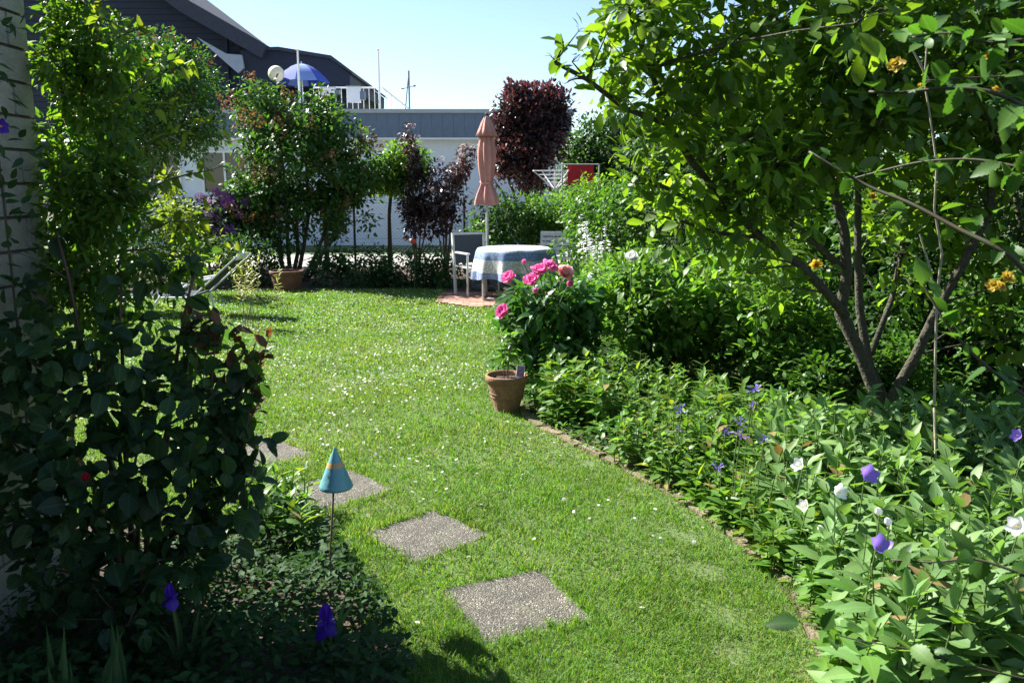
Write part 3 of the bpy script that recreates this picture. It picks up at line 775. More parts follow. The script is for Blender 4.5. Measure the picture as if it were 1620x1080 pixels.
def roof_terrace():
    Y = 25.5
    B = np.array((P(560, 175, Y)[0], Y, ROOFZ)); q = lambda a, b, y=Y: P(a, b, y) - B
    r = thing('roof_railing', 'thin white railing on the bungalow roof, sloping down at its right end', 'railing', B)
    x0, x1, x2 = q(490, 0)[0], q(601, 0)[0], q(650, 0)[0]; zt = q(0, 139)[2]
    m = MB(); m.tube([(x0, 0, zt), (x1, 0, zt), (x2, 0, .08)], .024, 6); m.tube([(x0, 0, .08), (x1, 0, .08), (x2, 0, .08)], .018, 6); m.build('rail', 'white_paint', r)
    x = x0
    while x < x2:
        h = zt if x < x1 else zt + (.08 - zt) * (x - x1) / (x2 - x1)
        if h > .12: MB().tube([(x, 0, 0), (x, 0, h)], .011, 5).build('bar', 'white_paint', r)
        x += .165
    for px_, top, wd, lb in ((475, 80, .035, 'slim white pole in front of the blue roof parasol'), (601, 80, .035, 'slim white pole where the roof railing starts to slope')):
        p = P(px_, 175, Y - .25); z = P(px_, top, Y - .25)[2] - ROOFZ
        o = MB().tube([(0, 0, 0), (0, 0, z * .5), (0, 0, z)], [wd, wd, wd * .7], 8).lathe([(wd * 1.2, z), (wd * 1.2, z + .04), (.005, z + .06)], 8).build('pole', 'white_paint', None, (p[0], Y - .25, ROOFZ)); setp(o, lb, 'pole')
    p = P(648, 175, Y + 1); z = P(648, 112, Y + 1)[2] - ROOFZ
    o = thing('antenna_mast', 'thin antenna mast with slanting stay right of the roof railing', 'antenna', (p[0], Y + 1, ROOFZ))
    MB().tube([(0, 0, 0), (0, 0, z)], .028, 6).build('mast', 'wire', o); MB().tube([(-.16, 0, 0), (-.02, 0, z * .85)], .018, 5).build('stay', 'wire', o)
    MB().tube([(-.2, 0, z * .62), (.17, 0, z * .68)], .012, 5).box((-.2, 0, z * .62), (.09, .05, .03)).box((.17, 0, z * .68), (.07, .05, .05)).build('crossarm', 'wire', o)
    # blue parasol
    p = P(480, 175, Y + 1.2); zt = P(480, 101, Y + 1.2)[2] - ROOFZ; ze = P(480, 131, Y + 1.2)[2] - ROOFZ; rr = 42 / FPX * (Y + 1.2)
    o = thing('roof_parasol', 'open royal blue parasol on the roof terrace', 'parasol', (p[0], Y + 1.2, ROOFZ))
    MB().tube([(0, 0, 0), (0, 0, zt + .06)], .022, 6).build('pole', 'white_paint', o)
    for k in range(8):
        a0, a1 = 2 * math.pi * k / 8, 2 * math.pi * (k + 1) / 8; V = []; F = []
        for j in range(6):
            f = j / 5
            for i in range(4):
                a = a0 + (a1 - a0) * i / 3; sag = 1 - .06 * math.sin(math.pi * i / 3) * f
                V.append((math.cos(a) * rr * f * sag, math.sin(a) * rr * f * sag, zt - (zt - ze) * (f ** 1.9) - .02 * math.sin(math.pi * i / 3) * f))
        for j in range(5):
            for i in range(3): F.append((j * 4 + i, j * 4 + i + 1, j * 4 + 5 + i, j * 4 + 4 + i))
        MB().add(V, F).build('canopy_panel', 'blue_cloth' if k % 2 else 'lit_blue_cloth', o, smooth=True)
    p = P(440, 175, Y + .4); z = P(440, 117, Y + .4)[2] - ROOFZ; rl = 12 / FPX * Y
    o = thing('paper_lantern', 'round cream paper lantern left of the blue roof parasol', 'lantern', (p[0], Y + .4, ROOFZ))
    MB().lathe([(rl * math.sin(t) * (1 + .015 * math.cos(t * 18)) + .004, z - rl * math.cos(t)) for t in np.linspace(0, math.pi, 22)], 18).build('shade', 'cream_paper', o, smooth=True); MB().tube([(0, 0, 0), (0, 0, z - rl)], .02, 6).build('pole', 'wire', o)
    for (a, b, c, d, lb) in ((549, 570, 139, 163, 'white box planter hung on the roof railing'), (506, 530, 140, 152, 'pale low planter on the roof left of the railing box')):
        l, t_ = q(a, c), q(b, d); o = thing('planter_box', lb, 'planter', (BB[0] * 0 + (P(a, c, Y - .12)[0] + P(b, c, Y - .12)[0]) / 2, Y - .12, ROOFZ + t_[2]))
        w, h = t_[0] - l[0], l[2] - t_[2]; MB().box((0, 0, h / 2), (w, .2, h)).build('box', 'white_paint', o); MB().box((0, 0, h + .01), (w + .03, .22, .03)).build('rim', 'grey_metal', o)
        MB().box((w / 2 + .06, .02, h * .45), (.16, .16, h * .55)).build('bracket', 'slate_fascia', o)
roof_terrace()

# ================================================================== FENCE
def fence():
    Y = 15.9; B = np.array((-2, Y, 0)); h = P(600, 321, Y)[2]
    r = thing('chain_link_fence', 'chain-link fence on thin dark posts along the back of the garden', 'fence', B)
    for px_ in (330, 445, 562, 735, 905):
        x = P(px_, 400, Y)[0] - B[0]
        MB().tube([(x, 0, -.1), (x, 0, h + .08)], .024, 8).lathe([(.03, h + .08), (.03, h + .1), (.004, h + .12)], 8, (x, 0, 0)).build('post', 'iron', r)
    x0, x1 = -8.5, 3.6; m = MB(); sp = .075; x = x0 - h
    while x < x1:
        for a, b in ((x, x + h), (x + h, x)):
            p, q_ = Vector((a, .02, .03)), Vector((b, .02, h))
            m.tube([p, q_], .0016, 3, False)
        x += sp
    m.tube([(x0, .02, h), (x1, .02, h)], .004, 4); m.tube([(x0, .02, h * .5), (x1, .02, h * .5)], .003, 4)
    o = m.build('wire_mesh', 'wire', r); o['kind'] = 'stuff'
fence()
o = MB().tube([(0, 0, 0), (0, 0, 1.25)], .05, 8).lathe([(.05, 1.25), (.035, 1.28), (.004, 1.29)], 8).build('wooden_post', 'post_wood', None, (P(517, 400, 15.4)[0], 15.4, 0)); setp(o, 'pale round wooden post beside the lilac stems', 'post')

# ================================================================== TABLE, CHAIRS, PARASOL
def table_group():
    TX, TY = P(815, 400, 12.1)[0], 12.15
    r = thing('garden_table', 'round garden table with grey tube legs under a blue cloth', 'table', (TX, TY, .02))
    MB().lathe([(.001, .70), (.53, .70), (.54, .715), (.53, .73), (.001, .73)], 40).build('tabletop', 'grey_wood', r, smooth=False)
    for sx in (-.46, .1):
        MB().tube([(sx, -.36, .02), (sx, -.36, .5), (sx * .9, -.25, .69)], .02, 8).build('leg', 'grey_metal', r); MB().tube([(sx, .36, .02), (sx, .36, .5), (sx * .9, .25, .69)], .02, 8).build('leg', 'grey_metal', r)
        MB().tube([(sx, -.36, .05), (sx, 0, .035), (sx, .36, .05)], .017, 8).build('foot_bar', 'grey_metal', r)
    MB().tube([(-.46, -.36, .03), (-.2, -.38, .03), (.1, -.36, .03)], .018, 8).build('stretcher', 'grey_metal', r)
    V = []; F = []; n = 120; prof = [(.0, .748), (.3, .748), (.55, .747), (.6, .738), (.625, .70), (.64, .62), (.652, .54), (.66, .46), (.668, .38), (.672, .31)]
    for i, (rr, z) in enumerate(prof):
        for k in range(n):
            a = 2 * math.pi * k / n; f = max(0, (i - 3) / 6)
            wob = 1 + f * (.075 * math.sin(a * 10 + .6) + .04 * math.sin(a * 7 + 2) + .02 * math.sin(a * 23))
            V.append((rr * .92 * wob * math.cos(a), rr * .92 * wob * math.sin(a), z + (.02 * math.sin(a * 5) * f if i == len(prof) - 1 else 0)))
    for i in range(len(prof) - 1):
        for k in range(n): F.append((i * n + k, i * n + (k + 1) % n, (i + 1) * n + (k + 1) % n, (i + 1) * n + k))
    o = MB().add(V, F).build('tablecloth', 'tablecloth', None, (TX, TY, .02), True); setp(o, 'blue tablecloth with a broad white patterned band, draped on the garden table', 'tablecloth')
    # chairs
    def chair(loc, rz, lb, sling):
        c = thing('garden_chair', lb, 'chair', loc, 'garden chairs at the round table'); c.rotation_euler = (0, 0, rz)
        W, D, S = .52, .46, .43                              # seat faces -Y, back at +Y
        for sx in (-1, 1):
            MB().tube([(sx * W / 2, -D / 2, 0), (sx * W / 2, -D / 2, .63)], .016, 8).build('leg', 'grey_metal', c)
            MB().box((sx * W / 2, D / 2 + .03, .46), (.03, .05, .93), rx=-.1).build('leg', 'grey_wood', c)
            MB().box((sx * W / 2, -.02, .645), (.05, .5, .022)).build('armrest', 'grey_wood', c)
        for k in range(6): MB().box((0, -D / 2 + .04 + k * .076, S), (W - .03, .062, .018)).build('seat_slat', 'grey_wood', c)
        if sling: MB().box((0, D / 2 + .045, .69), (W - .04, .012, .44), rx=-.1).build('backrest', 'sling_fabric', c)
        else:
            for k in range(6): MB().box((0, D / 2 + .015 + k * .0075, .52 + k * .074), (W - .03, .018, .056), rx=-.1).build('back_slat', 'grey_wood', c)
        MB().box((0, D / 2 + .075, .915), (W + .03, .03, .035), rx=-.1).build('top_rail', 'grey_wood', c)
    p = P(752, 440, 12.5); chair((p[0] + .02, 12.55, .02), R(28), 'grey garden chair with a dark sling back, left of the table', True)
    p = P(872, 440, 13.1); chair((p[0] + .04, 12.8, .02), R(-12), 'grey slatted garden chair standing behind the right side of the table', False)
table_group()

def closed_parasol():
    Y = 13.3; b = P(771, 440, Y); B = np.array((b[0], Y, 0)); zz = lambda y: P(771, y, Y)[2]
    r = thing('closed_parasol', 'closed faded salmon parasol standing behind the garden table', 'parasol', B)
    MB().tube([(0, 0, 0), (0, 0, zz(180))], .022, 10).build('pole', 'grey_wood', r); MB().lathe([(.012, zz(184)), (.03, zz(183)), (.028, zz(180)), (.004, zz(178))], 10).build('finial', 'iron', r)
    MB().lathe([(.26, 0), (.26, .05), (.2, .08), (.04, .1), (.035, .3), (.001, .3)], 20).build('base', 'iron', r)
    k = Y / FPX
    def pl(amp, n, ph=0): return lambda a, z: 1 + amp * math.sin(a * n + ph + z * 1.3) + amp * .5 * math.sin(a * n * .5 + 1 + z * 3)
    MB().lathe([(4 * k, zz(186)), (8 * k, zz(195)), (12 * k, zz(206)), (15.5 * k, zz(216)), (13 * k, zz(216))], 56, mod=pl(.10, 8)).build('top_flap', 'salmon_cloth', r, smooth=True)
    MB().lathe([(7 * k, zz(205)), (10 * k, zz(222)), (12.5 * k, zz(238)), (12.5 * k, zz(255)), (11 * k, zz(272)), (9.5 * k, zz(284)), (8.5 * k, zz(290)), (11 * k, zz(297)), (15 * k, zz(307)), (18 * k, zz(318)), (18.5 * k, zz(324))], 72, mod=pl(.17, 8, .7)).build('canopy', 'salmon_cloth', r, smooth=True)
    MB().lathe([(9.8 * k, zz(291.5)), (10.4 * k, zz(290)), (9.8 * k, zz(287.5))], 30).build('strap', 'salmon_cloth', r, smooth=True)
closed_parasol()

def lounger():
    Y = 10.6; B = np.array((-4.5, Y, 0)); q = lambda a, b, y=Y: P(a, b, y) - B
    r = thing('sun_lounger', 'pale sun lounger with curved arms, glimpsed behind the left shrubs', 'lounger', B)
    w = .32; xa = q(150, 466)[0]; xb = q(318, 466)[0]; zs = q(0, 466)[2]; xt, zt = q(386, 404)[0], q(386, 404)[2]
    for s in (-w, w):
        MB().tube([(xa, s, zs), (xb, s, zs)], .013, 8).build('side_rail', 'white_paint', r)
        a = [q(258, 493), q(262, 478), q(275, 458), q(298, 445), q(330, 440), q(350, 436)]
        MB().tube([(p[0], s * 1.12, p[2]) for p in a], .016, 8).build('armrest', 'white_paint', r)
        MB().tube([(xa + .1, s, zs), (xa + .06, s, 0)], .018, 8).build('leg', 'white_paint', r); MB().tube([(xb, s, zs), (xb + .05, s, 0)], .018, 8).build('leg', 'white_paint', r)
        MB().tube([(xb, s * .96, zs), (xt, s * .96, zt)], .013, 8).build('back_rail', 'grey_metal', r)
    MB().box(((xa + xb) / 2, 0, zs + .012), (xb - xa, 2 * w - .03, .02)).build('seat', 'sling_fabric', r)
    ln_ = math.hypot(xt - xb, zt - zs); MB().box(((xt + xb) / 2, 0, (zt + zs) / 2 + .01), (ln_ * .8, 2 * w - .25, .012), ry=-math.atan2(zt - zs, xt - xb)).build('backrest', 'sling_fabric', r)
    MB().box((xt - .03, 0, zt - .01), (.1, 2 * w - .3, .03), ry=-math.atan2(zt - zs, xt - xb)).build('head_bar', 'white_paint', r)
lounger()

def airer():
    Y = 16.6; b = P(878, 300, Y); B = np.array((b[0], Y, 0)); q = lambda a, c, y=Y: P(a, c, y) - B
    r = thing('rotary_clothes_airer', 'white rotary clothes airer beside the purple tree', 'clothes airer', B)
    h = q(878, 272)[2]; MB().tube([(0, 0, 0), (0, 0, h)], .025, 8).build('post', 'grey_metal', r)
    ends = []
    for k in range(4):
        a = .5 + k * math.pi / 2; e = (math.cos(a) * .5, math.sin(a) * .5, h + .02); ends.append(e)
        MB().tube([(0, 0, h - .35), e], .013, 6).build('arm', 'white_paint', r)
    for f in (.4, .6, .8, 1.0):
        m = MB()
        for k in range(4):
            p, s = Vector((0, 0, h - .35)).lerp(Vector(ends[k]), f), Vector((0, 0, h - .35)).lerp(Vector(ends[(k + 1) % 4]), f); m.tube([p, s], .005, 4)
        m.build('line', 'white_paint', r)
    Y2 = 16.2; a, c = P(898, 261, Y2), P(939, 292, Y2); B2 = np.array(((a[0] + c[0]) / 2, Y2, 0))
    w, h1, h0 = c[0] - a[0], a[2], c[2]
    o = thing('red_towel', 'bright red towel hanging over a thin pole at back right', 'towel', B2)
    V = []; F = []
    for j in range(7):
        for i in range(9):
            u = -1 + i / 4; V.append((u * w / 2, .03 * math.sin(u * 5) * j / 6, h1 - (h1 - h0) * j / 6))
    for j in range(6):
        for i in range(8): F.append((j * 9 + i, j * 9 + i + 1, j * 9 + 10 + i, j * 9 + 9 + i))
    MB().add(V, F).build('cloth', 'red_cloth', o, smooth=True)
    MB().tube([(-w / 2 - .1, 0, h1 + .012), (w / 2 + .1, 0, h1 + .012)], .011, 6).tube([(-w / 2 - .1, 0, 0), (-w / 2 - .1, 0, h1 + .01)], .015, 6).tube([(w / 2 + .1, 0, 0), (w / 2 + .1, 0, h1 + .01)], .015, 6).build('pole', 'grey_metal', o)
airer()

# ================================================================== POTS AND ORNAMENT
def pot(loc, rt, rb, h, name, lb, mt='terracotta'):
    r = thing(name, lb, 'flower pot', loc)
    MB().lathe([(rb * .98, 0), (rb, .01), (rt * .93, h * .80), (rt * .93, h * .81), (rt, h * .82), (rt * 1.02, h * .98), (rt, h), (rt * .9, h), (rt * .88, h * .8)], 40).build('body', mt, r, smooth=True)
    for f in (.42, .52): MB().lathe([((rb + (rt * .93 - rb) * f / .8) * 1.0, h * f - .004), ((rb + (rt * .93 - rb) * f / .8) + .006, h * f), ((rb + (rt * .93 - rb) * f / .8) * 1.0 + .001, h * f + .005)], 40).build('band', mt, r, smooth=True)
    V = [(0, 0, h * .88)]; F = []
    for i in range(1, 5):
        for k in range(24):
            a = 2 * math.pi * k / 24; q = rt * .89 * i / 4; V.append((q * math.cos(a), q * math.sin(a), h * .88 + random.gauss(0, .006)))
    for k in range(24):
        F.append((0, 1 + k, 1 + (k + 1) % 24))
        for i in range(3): F.append((1 + i * 24 + k, 1 + (i + 1) * 24 + k, 1 + (i + 1) * 24 + (k + 1) % 24, 1 + i * 24 + (k + 1) % 24))
    MB().add(V, F).build('soil', 'potting_soil', r)
    return r
PB = G(802, 650); kx = PB[1] / FPX
pot(PB, 35 * kx * .98, 19.5 * kx, .275, 'terracotta_pot', 'terracotta flower pot with a young plant at the lawn edge')
LPB = G(455, 459); pot(LPB, .27, .2, .32, 'planter_pot', 'brown terracotta pot standing in shade before the lilac', 'shaded_terracotta')
# plant label card in the pot
o = thing('plant_tag', 'small picture tag with a purple flower stuck in the terracotta pot', 'plant tag', PB + np.array((.095, .03, .25)))
cd = MB().box((0, 0, .04), (.062, .002, .09)).build('card', 'white_paint', o); MB().box((0, -.0022, .042), (.054, .002, .076)).build('picture', 'tag_card', cd); MB().box((0, .003, -.02), (.012, .002, .08)).build('spike', 'white_paint', o); o.rotation_euler = (-.15, .16, .3)

def cone():
    B = G(527, 958); q = lambda a, b: P(a, b, B[1]) - B
    r = thing('cone_ornament', 'turquoise glazed ceramic cone with a tan stripe on a rusty stake', 'garden ornament', B)
    z0, z1 = q(530, 770)[2], q(532, 707)[2]; rr = 28 / FPX * B[1]; x = q(530.5, 740)[0]
    def rad(f): return rr * (1 - f) ** .95 + .0015
    def seg(f0, f1, e=0): return [(rad(f) + e, z0 + (z1 - z0) * f) for f in np.linspace(f0, f1, 9)]
    tl = lambda o: setattr(o, 'rotation_euler', (0, R(-1), 0))
    MB().lathe([(rr * .86, z0 + .002), (rr * .97, z0 - .002)] + seg(.02, .52), 40, (x, 0, 0)).build('lower_glaze', 'glazed_blue', r, smooth=True)
    MB().lathe(seg(.52, .645, .0006), 40, (x, 0, 0)).build('stripe', 'glazed_tan', r, smooth=True)
    MB().lathe(seg(.645, .99) + [(.0005, z1)], 40, (x, 0, 0)).build('tip', 'glazed_blue', r, smooth=True)
    MB().tube([(-.012, 0, -.1), (-.004, 0, .2), (x, 0, z0 + .1)], .0042, 8).build('stake', 'rusty_rod', r, smooth=True)
cone()

# ================================================================== PLANTS: BACK OF THE GARDEN
# lilac with brown spent panicles
LY = 14.7; lb_ = np.array((P(468, 440, LY)[0], LY, 0))
cl = np.concatenate([ell(472, 262, LY, 92, 95, 64, .27, 1.1), ell(412, 265, LY, 34, 75, 20, .21, .7), ell(475, 205, LY, 62, 55, 30, .25, .8), ell(552, 255, LY, 42, 65, 26, .24, .8), ell(470, 330, LY, 75, 50, 24, .22, .8), ell(408, 165, LY, 36, 42, 16, .2, .6), ell(400, 330, LY, 45, 45, 18, .2, .6), ell(540, 330, LY, 45, 50, 20, .2, .6), ell(430, 380, LY, 50, 25, 10, .16, .5)])
paths = []
for pts in ([(452, 440), (440, 390), (425, 340), (410, 250)], [(460, 440), (455, 390), (452, 320), (440, 180)], [(470, 440), (478, 390), (490, 330), (480, 200)], [(480, 440), (500, 395), (525, 340), (560, 250)], [(462, 440), (470, 400), (470, 330), (510, 220)], [(485, 440), (515, 400), (540, 360), (545, 300)]):
    paths.append((np.array([P(a, b, LY + random.uniform(-.25, .25)) for a, b in pts]), .045))
for p, _ in paths: p[0, 2] = 0
lil = plant('lilac_tree', 'large lilac full of brown faded flower heads at the back fence', 'lilac', lb_, cl, 'oval', .085, 16500, 'round_leaf', 'bark', paths=paths, r0=.04, stem='trunk', foliage='crown')
def panicle(mat, n=46, h=.2, w=.055):
    f = rng.random(n); pos = np.stack([rng.normal(size=n) * w * (1.05 - f), rng.normal(size=n) * w * (1.05 - f), f * h], 1)
    V, T, L, Ly = TPL['simple'][0]; d = norm(sph(n) + np.array((0, 0, .3))); x = norm(np.cross(d, sph(n))); z = np.cross(x, d); s = .028 * rng.uniform(.7, 1.3, n)[:, None, None]
    W = pos[:, None] + s * (V[None, :, 0:1] * x[:, None] * 1.6 + V[None, :, 1:2] * d[:, None] + V[None, :, 2:3] * z[:, None])
    return tri_mesh('flower_head', W.reshape(-1, 3), (T[None] + (np.arange(n) * len(V))[:, None, None]).reshape(-1, 3), mat, {'lv': ('FACE', np.repeat(rng.random(n), len(T)))})
PAN = [panicle('brown_leaf') for _ in range(4)]; PANW = [panicle('cream_leaf') for _ in range(2)]
for k in range(85):
    c = cl[rng.integers(len(cl))]; u = sph(1)[0]; u[1] = -abs(u[1]) - .4; u[2] = abs(u[2]); u /= np.linalg.norm(u); p = c[:3] + u * c[3] * 1.1
    o = link('spent_flower', PAN[k % 4], lil); o['kind'] = 'stuff'; o.location = p - lb_; o.rotation_euler = (random.gauss(.3, .5), random.gauss(0, .5), random.uniform(0, 6)); s = random.uniform(1.1, 1.9); o.scale = (s, s, s)
# round maple-like tree at left
TY_ = 17.5; b = np.array((P(235, 400, TY_)[0], TY_, 0))
cl = np.concatenate([ell(235, 165, TY_, 108, 92, 120, .36, 1.5, .5), ell(170, 215, TY_, 60, 50, 20, .34, 1)])
t1 = plant('round_tree', 'dense round green tree with reddish tips before the dark house', 'tree', b, cl, 'simple', .095, 20000, 'round_leaf', paths=[(np.array([b, b + (0, 0, 1.2), P(232, 200, TY_)]), .11)] + [(np.array([b + (0, 0, 1.2), P(235 + dx, 230, TY_), P(235 + dx * 2.2, 150, TY_)]), .05) for dx in (-35, -15, 12, 34)], r0=.06, stem='trunk', foliage='crown')
em_c = cl[rng.integers(0, len(cl), 500)]; u = sph(500); u[:, 2] = abs(u[:, 2]); emit(t1, b, em_c[:, :3] + u * em_c[:, 3:4] * 1.05, u + (0, 0, .6), sph(500), .09, 'simple', 'red_leaf', 0, 'young_leaves')
# small ball-headed tree
BY = 15.6; b = np.array((P(617, 380, BY)[0], BY, 0))
cl = np.concatenate([ell(606, 276, BY, 28, 26, 34, .2, .45), ell(642, 258, BY, 40, 28, 40, .2, .5), ell(630, 290, BY, 45, 14, 20, .16, .5)])
plant('ball_tree', 'small tree with a light green ball crown on a bare stem', 'tree', b, cl, 'simple', .085, 4600, 'light_leaf', paths=[(np.array([b, P(617, 340, BY), P(619, 300, BY), P(622, 270, BY)]), .05)] + [(np.array([P(618, 306, BY), P(618 + d, 285, BY), P(618 + d * 1.7, 265, BY)]), .022) for d in (-16, 14, 24)], r0=.03, stem='trunk', foliage='crown')
# two purple-leaved shrubs with pale flower heads
def ninebark(px0, Y, ells, n, lb, heads):
    b = np.array((P(px0, 400, Y)[0], Y, 0)); cl = np.concatenate([ell(*e) for e in ells])
    r = plant('purple_shrub', lb, 'shrub', b, cl, 'simple', .075, n, 'purple_leaf', 'red_stem', limbs=8, r0=.018, group='purple-leaved shrubs along the fence')
    hm = [tri_mesh('flower_head', np.concatenate([s * .03 + np.array([[0, 0, 0], [.014, 0, .003], [0, .014, .003]]) for s in sph(40)]), np.arange(120).reshape(-1, 3), 'petal_pinkwhite', {'lv': ('FACE', rng.random(40))}) for _ in range(2)]
    for k in range(heads):
        c = cl[rng.integers(len(cl))]; u = sph(1)[0]; u[1] = -abs(u[1]); u[2] = abs(u[2]); o = link('flower_head', hm[k % 2], r); o['kind'] = 'stuff'; o.location = c[:3] + u * c[3] - b; s = random.uniform(1.1, 1.9); o.scale = (s, s, s)
ninebark(658, 15.2, [(662, 310, 15.2, 28, 40, 40, .15, .4), (660, 345, 15.2, 28, 30, 20, .15, .4), (650, 228, 15.2, 10, 34, 14, .1, .15), (652, 270, 15.2, 12, 30, 12, .1, .2)], 3000, 'purple-leaved shrub with one tall sprig, beside the small ball tree', 60)
ninebark(706, 15.0, [(705, 300, 15.0, 30, 45, 34, .15, .45), (722, 265, 15.0, 26, 25, 16, .13, .4), (745, 240, 15.0, 18, 18, 8, .12, .3), (700, 345, 15.0, 26, 25, 16, .14, .4)], 2600, 'purple-leaved shrub arching towards the closed parasol', 45)
# copper-leaved tree
CY = 18.0; b = np.array((P(840, 400, CY)[0], CY, 0))
cl = np.concatenate([ell(842, 225, CY, 42, 76, 62, .24, .7, .4), ell(820, 190, CY, 28, 40, 20, .22, .5), ell(865, 190, CY, 28, 40, 20, .22, .5), ell(800, 250, CY, 22, 30, 10, .2, .4), ell(838, 158, CY, 42, 16, 16, .14, .4), ell(790, 215, CY, 14, 45, 10, .13, .3), ell(885, 175, CY, 14, 30, 9, .13, .3), ell(815, 142, CY, 14, 12, 5, .1, .2), ell(862, 138, CY, 16, 14, 6, .1, .2), ell(785, 275, CY, 20, 18, 7, .12, .3)])
ct = plant('copper_tree', 'upright tree with dark purple-red leaves right of the closed parasol', 'tree', b, cl, 'simple', .095, 12500, 'purple_leaf', 'bark', limbs=9, r0=.05, stem='trunk', foliage='crown')
pts = np.array([P(random.uniform(798, 892), random.uniform(132, 165), CY + random.uniform(-.4, .4)) for _ in range(320)]); ce = cl[rng.integers(0, len(cl), 2600)]; u = sph(2600); emit(ct, b, ce[:, :3] + u * ce[:, 3:4] * 1.08, u + (0, 0, .3), sph(2600), .1, 'simple', 'copper_leaf', 0, 'outer_leaves')
emit(ct, b, pts, sph(320) * .4 + (0, 0, 1), sph(320), .11, 'simple', 'copper_leaf', 0, 'shoots')
# bushes round the fence and terrace
BUSH = [
 # name, label, (px, Y), [ell...], kind, size, n, mat
 ('leafy_shrub', 'dense green shrub directly behind the garden table', (810, 14.2), [(810, 355, 14.4, 68, 42, 70, .2, .6), (860, 345, 14.4, 40, 30, 24, .2, .5), (770, 370, 14, 30, 30, 16, .17, .5)], 'simple', .075, 5200, 'mid_leaf'),
 ('lime_shrub', 'bright lime green bush left of the plum-flowered shrub', (292, 14.6), [(292, 362, 14.6, 38, 34, 34, .2, .6)], 'simple', .08, 2400, 'yellow_leaf'),
 ('dark_shrub', 'dark shrub in shade behind the sun lounger', (270, 13.8), [(270, 410, 13.8, 75, 38, 50, .22, .6), (180, 380, 14, 70, 70, 50, .26, .8)], 'simple', .08, 3400, 'dark_leaf'),
 ('low_hedge', 'low shady shrub along the fence between lilac and terrace', (650, 14.1), [(585, 425, 13.9, 55, 30, 44, .18, .45), (650, 428, 13.9, 60, 32, 48, .18, .45), (700, 430, 13.7, 38, 28, 26, .17, .4)], 'simple', .065, 5200, 'dark_leaf'),
 ('fence_shrub', 'shady green shrub behind the brown pot', (405, 13.9), [(400, 415, 13.9, 62, 36, 44, .19, .5), (520, 425, 13.9, 45, 28, 26, .17, .4)], 'simple', .07, 3600, 'dark_leaf'),
 ('light_shrub', 'loose light green shrub below the red towel', (900, 14.6), [(905, 340, 14.6, 48, 36, 56, .2, .6), (945, 318, 14.6, 40, 36, 34, .2, .6)], 'simple', .07, 5000, 'light_leaf'),
 ('border_shrub', 'green shrub behind the white flower spikes', (965, 11.0), [(975, 355, 11.0, 70, 60, 70, .2, .8), (930, 400, 10.6, 40, 40, 26, .17, .5)], 'simple', .07, 5400, 'mid_leaf'),
 ('feathery_shrub', 'soft light green border plant right of the peony flowers', (960, 8.6), [(965, 460, 8.6, 60, 55, 60, .13, .5), (1010, 430, 8.6, 40, 40, 26, .12, .4)], 'lance', .07, 4200, 'light_leaf'),
]
for nm, lb, (px_, Y), es, kd, sz, n, mt in BUSH:
    plant(nm, lb, 'shrub', (P(px_, 400, Y)[0], Y, 0), np.concatenate([ell(*e) for e in es]), kd, sz, n, mt, limbs=9, r0=.015)
# plum-flowered shrub by the fence
b = np.array((P(365, 400, 15.0)[0], 15.0, 0)); cl = np.concatenate([ell(362, 350, 15.0, 50, 38, 50, .18, .6), ell(350, 325, 15, 40, 20, 16, .16, .4)])
r = plant('plum_shrub', 'dark shrub with plum purple blooms under the bungalow window', 'shrub', b, cl, 'oval', .09, 1900, 'dark_leaf', limbs=7, r0=.018)
pm = [tri_mesh('bloom', np.concatenate([s * .07 + np.array([[0, 0, 0], [.05, 0, .012], [0, .05, .012]]) * rng.choice([-1, 1]) for s in sph(34)]), np.arange(102).reshape(-1, 3), 'petal_plum', {'lv': ('FACE', rng.random(34))}) for _ in range(2)]
for (a, c) in ((318, 312), (333, 318), (345, 304), (352, 330), (365, 308), (372, 325), (340, 345), (356, 350), (380, 340), (348, 366), (366, 362), (330, 335), (388, 318), (335, 362), (376, 372), (360, 318)):
    o = link('bloom', pm[int(a) % 2], r); o['kind'] = 'stuff'; o.location = P(a, c, 14.45 + random.uniform(-.08, .1)) - b; o.rotation_euler = (random.random(), random.random(), 0); s = random.uniform(.85, 1.3); o.scale = (s, s, s)
# orange rose in front of the purple shrubs
b = np.array((P(655, 440, 13.4)[0], 13.4, 0)); RP_O = petal('petal', .05, .03, .7, .02, 'petal_orange')
r = thing('orange_rose', 'single orange rose above the low hedge before the purple shrubs', 'rose', b); z = P(655, 385, 13.4)[2]
MB().tube([(0, 0, 0), (.02, 0, z * .5), (0, 0, z)], .006, 5).build('stem', 'green_stem', r); flower(r, (0, 0, z), (.1, -.6, .7), [(6, 25, RP_O, 1.2, 0), (5, 55, RP_O, .9, .01), (4, 75, RP_O, .6, .015)], .012)

# ================================================================== RIGHT SIDE BACKDROP
def hedge(lb, x, Y, ells_, n, size, mat, nm='hedge_shrub', grp='tall shrubs along the right boundary'):
    return plant(nm, lb, 'shrub', (x, Y, 0), np.concatenate([ball(*e) for e in ells_]), 'simple', size, n, mat, limbs=10, r0=.03, group=grp)
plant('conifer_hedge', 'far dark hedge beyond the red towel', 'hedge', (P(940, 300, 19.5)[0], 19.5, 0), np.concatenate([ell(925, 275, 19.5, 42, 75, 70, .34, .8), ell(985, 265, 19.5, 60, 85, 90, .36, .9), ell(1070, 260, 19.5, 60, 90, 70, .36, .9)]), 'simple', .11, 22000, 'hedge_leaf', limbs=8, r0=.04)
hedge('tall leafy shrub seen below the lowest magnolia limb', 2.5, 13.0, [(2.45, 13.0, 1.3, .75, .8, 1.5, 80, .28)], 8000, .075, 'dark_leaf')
hedge('tall dark shrub behind the magnolia left limb', 3.3, 14.5, [(3.4, 14.8, 1.9, 1.3, 1.0, 2.1, 120, .35)], 14000, .095, 'hedge_leaf')
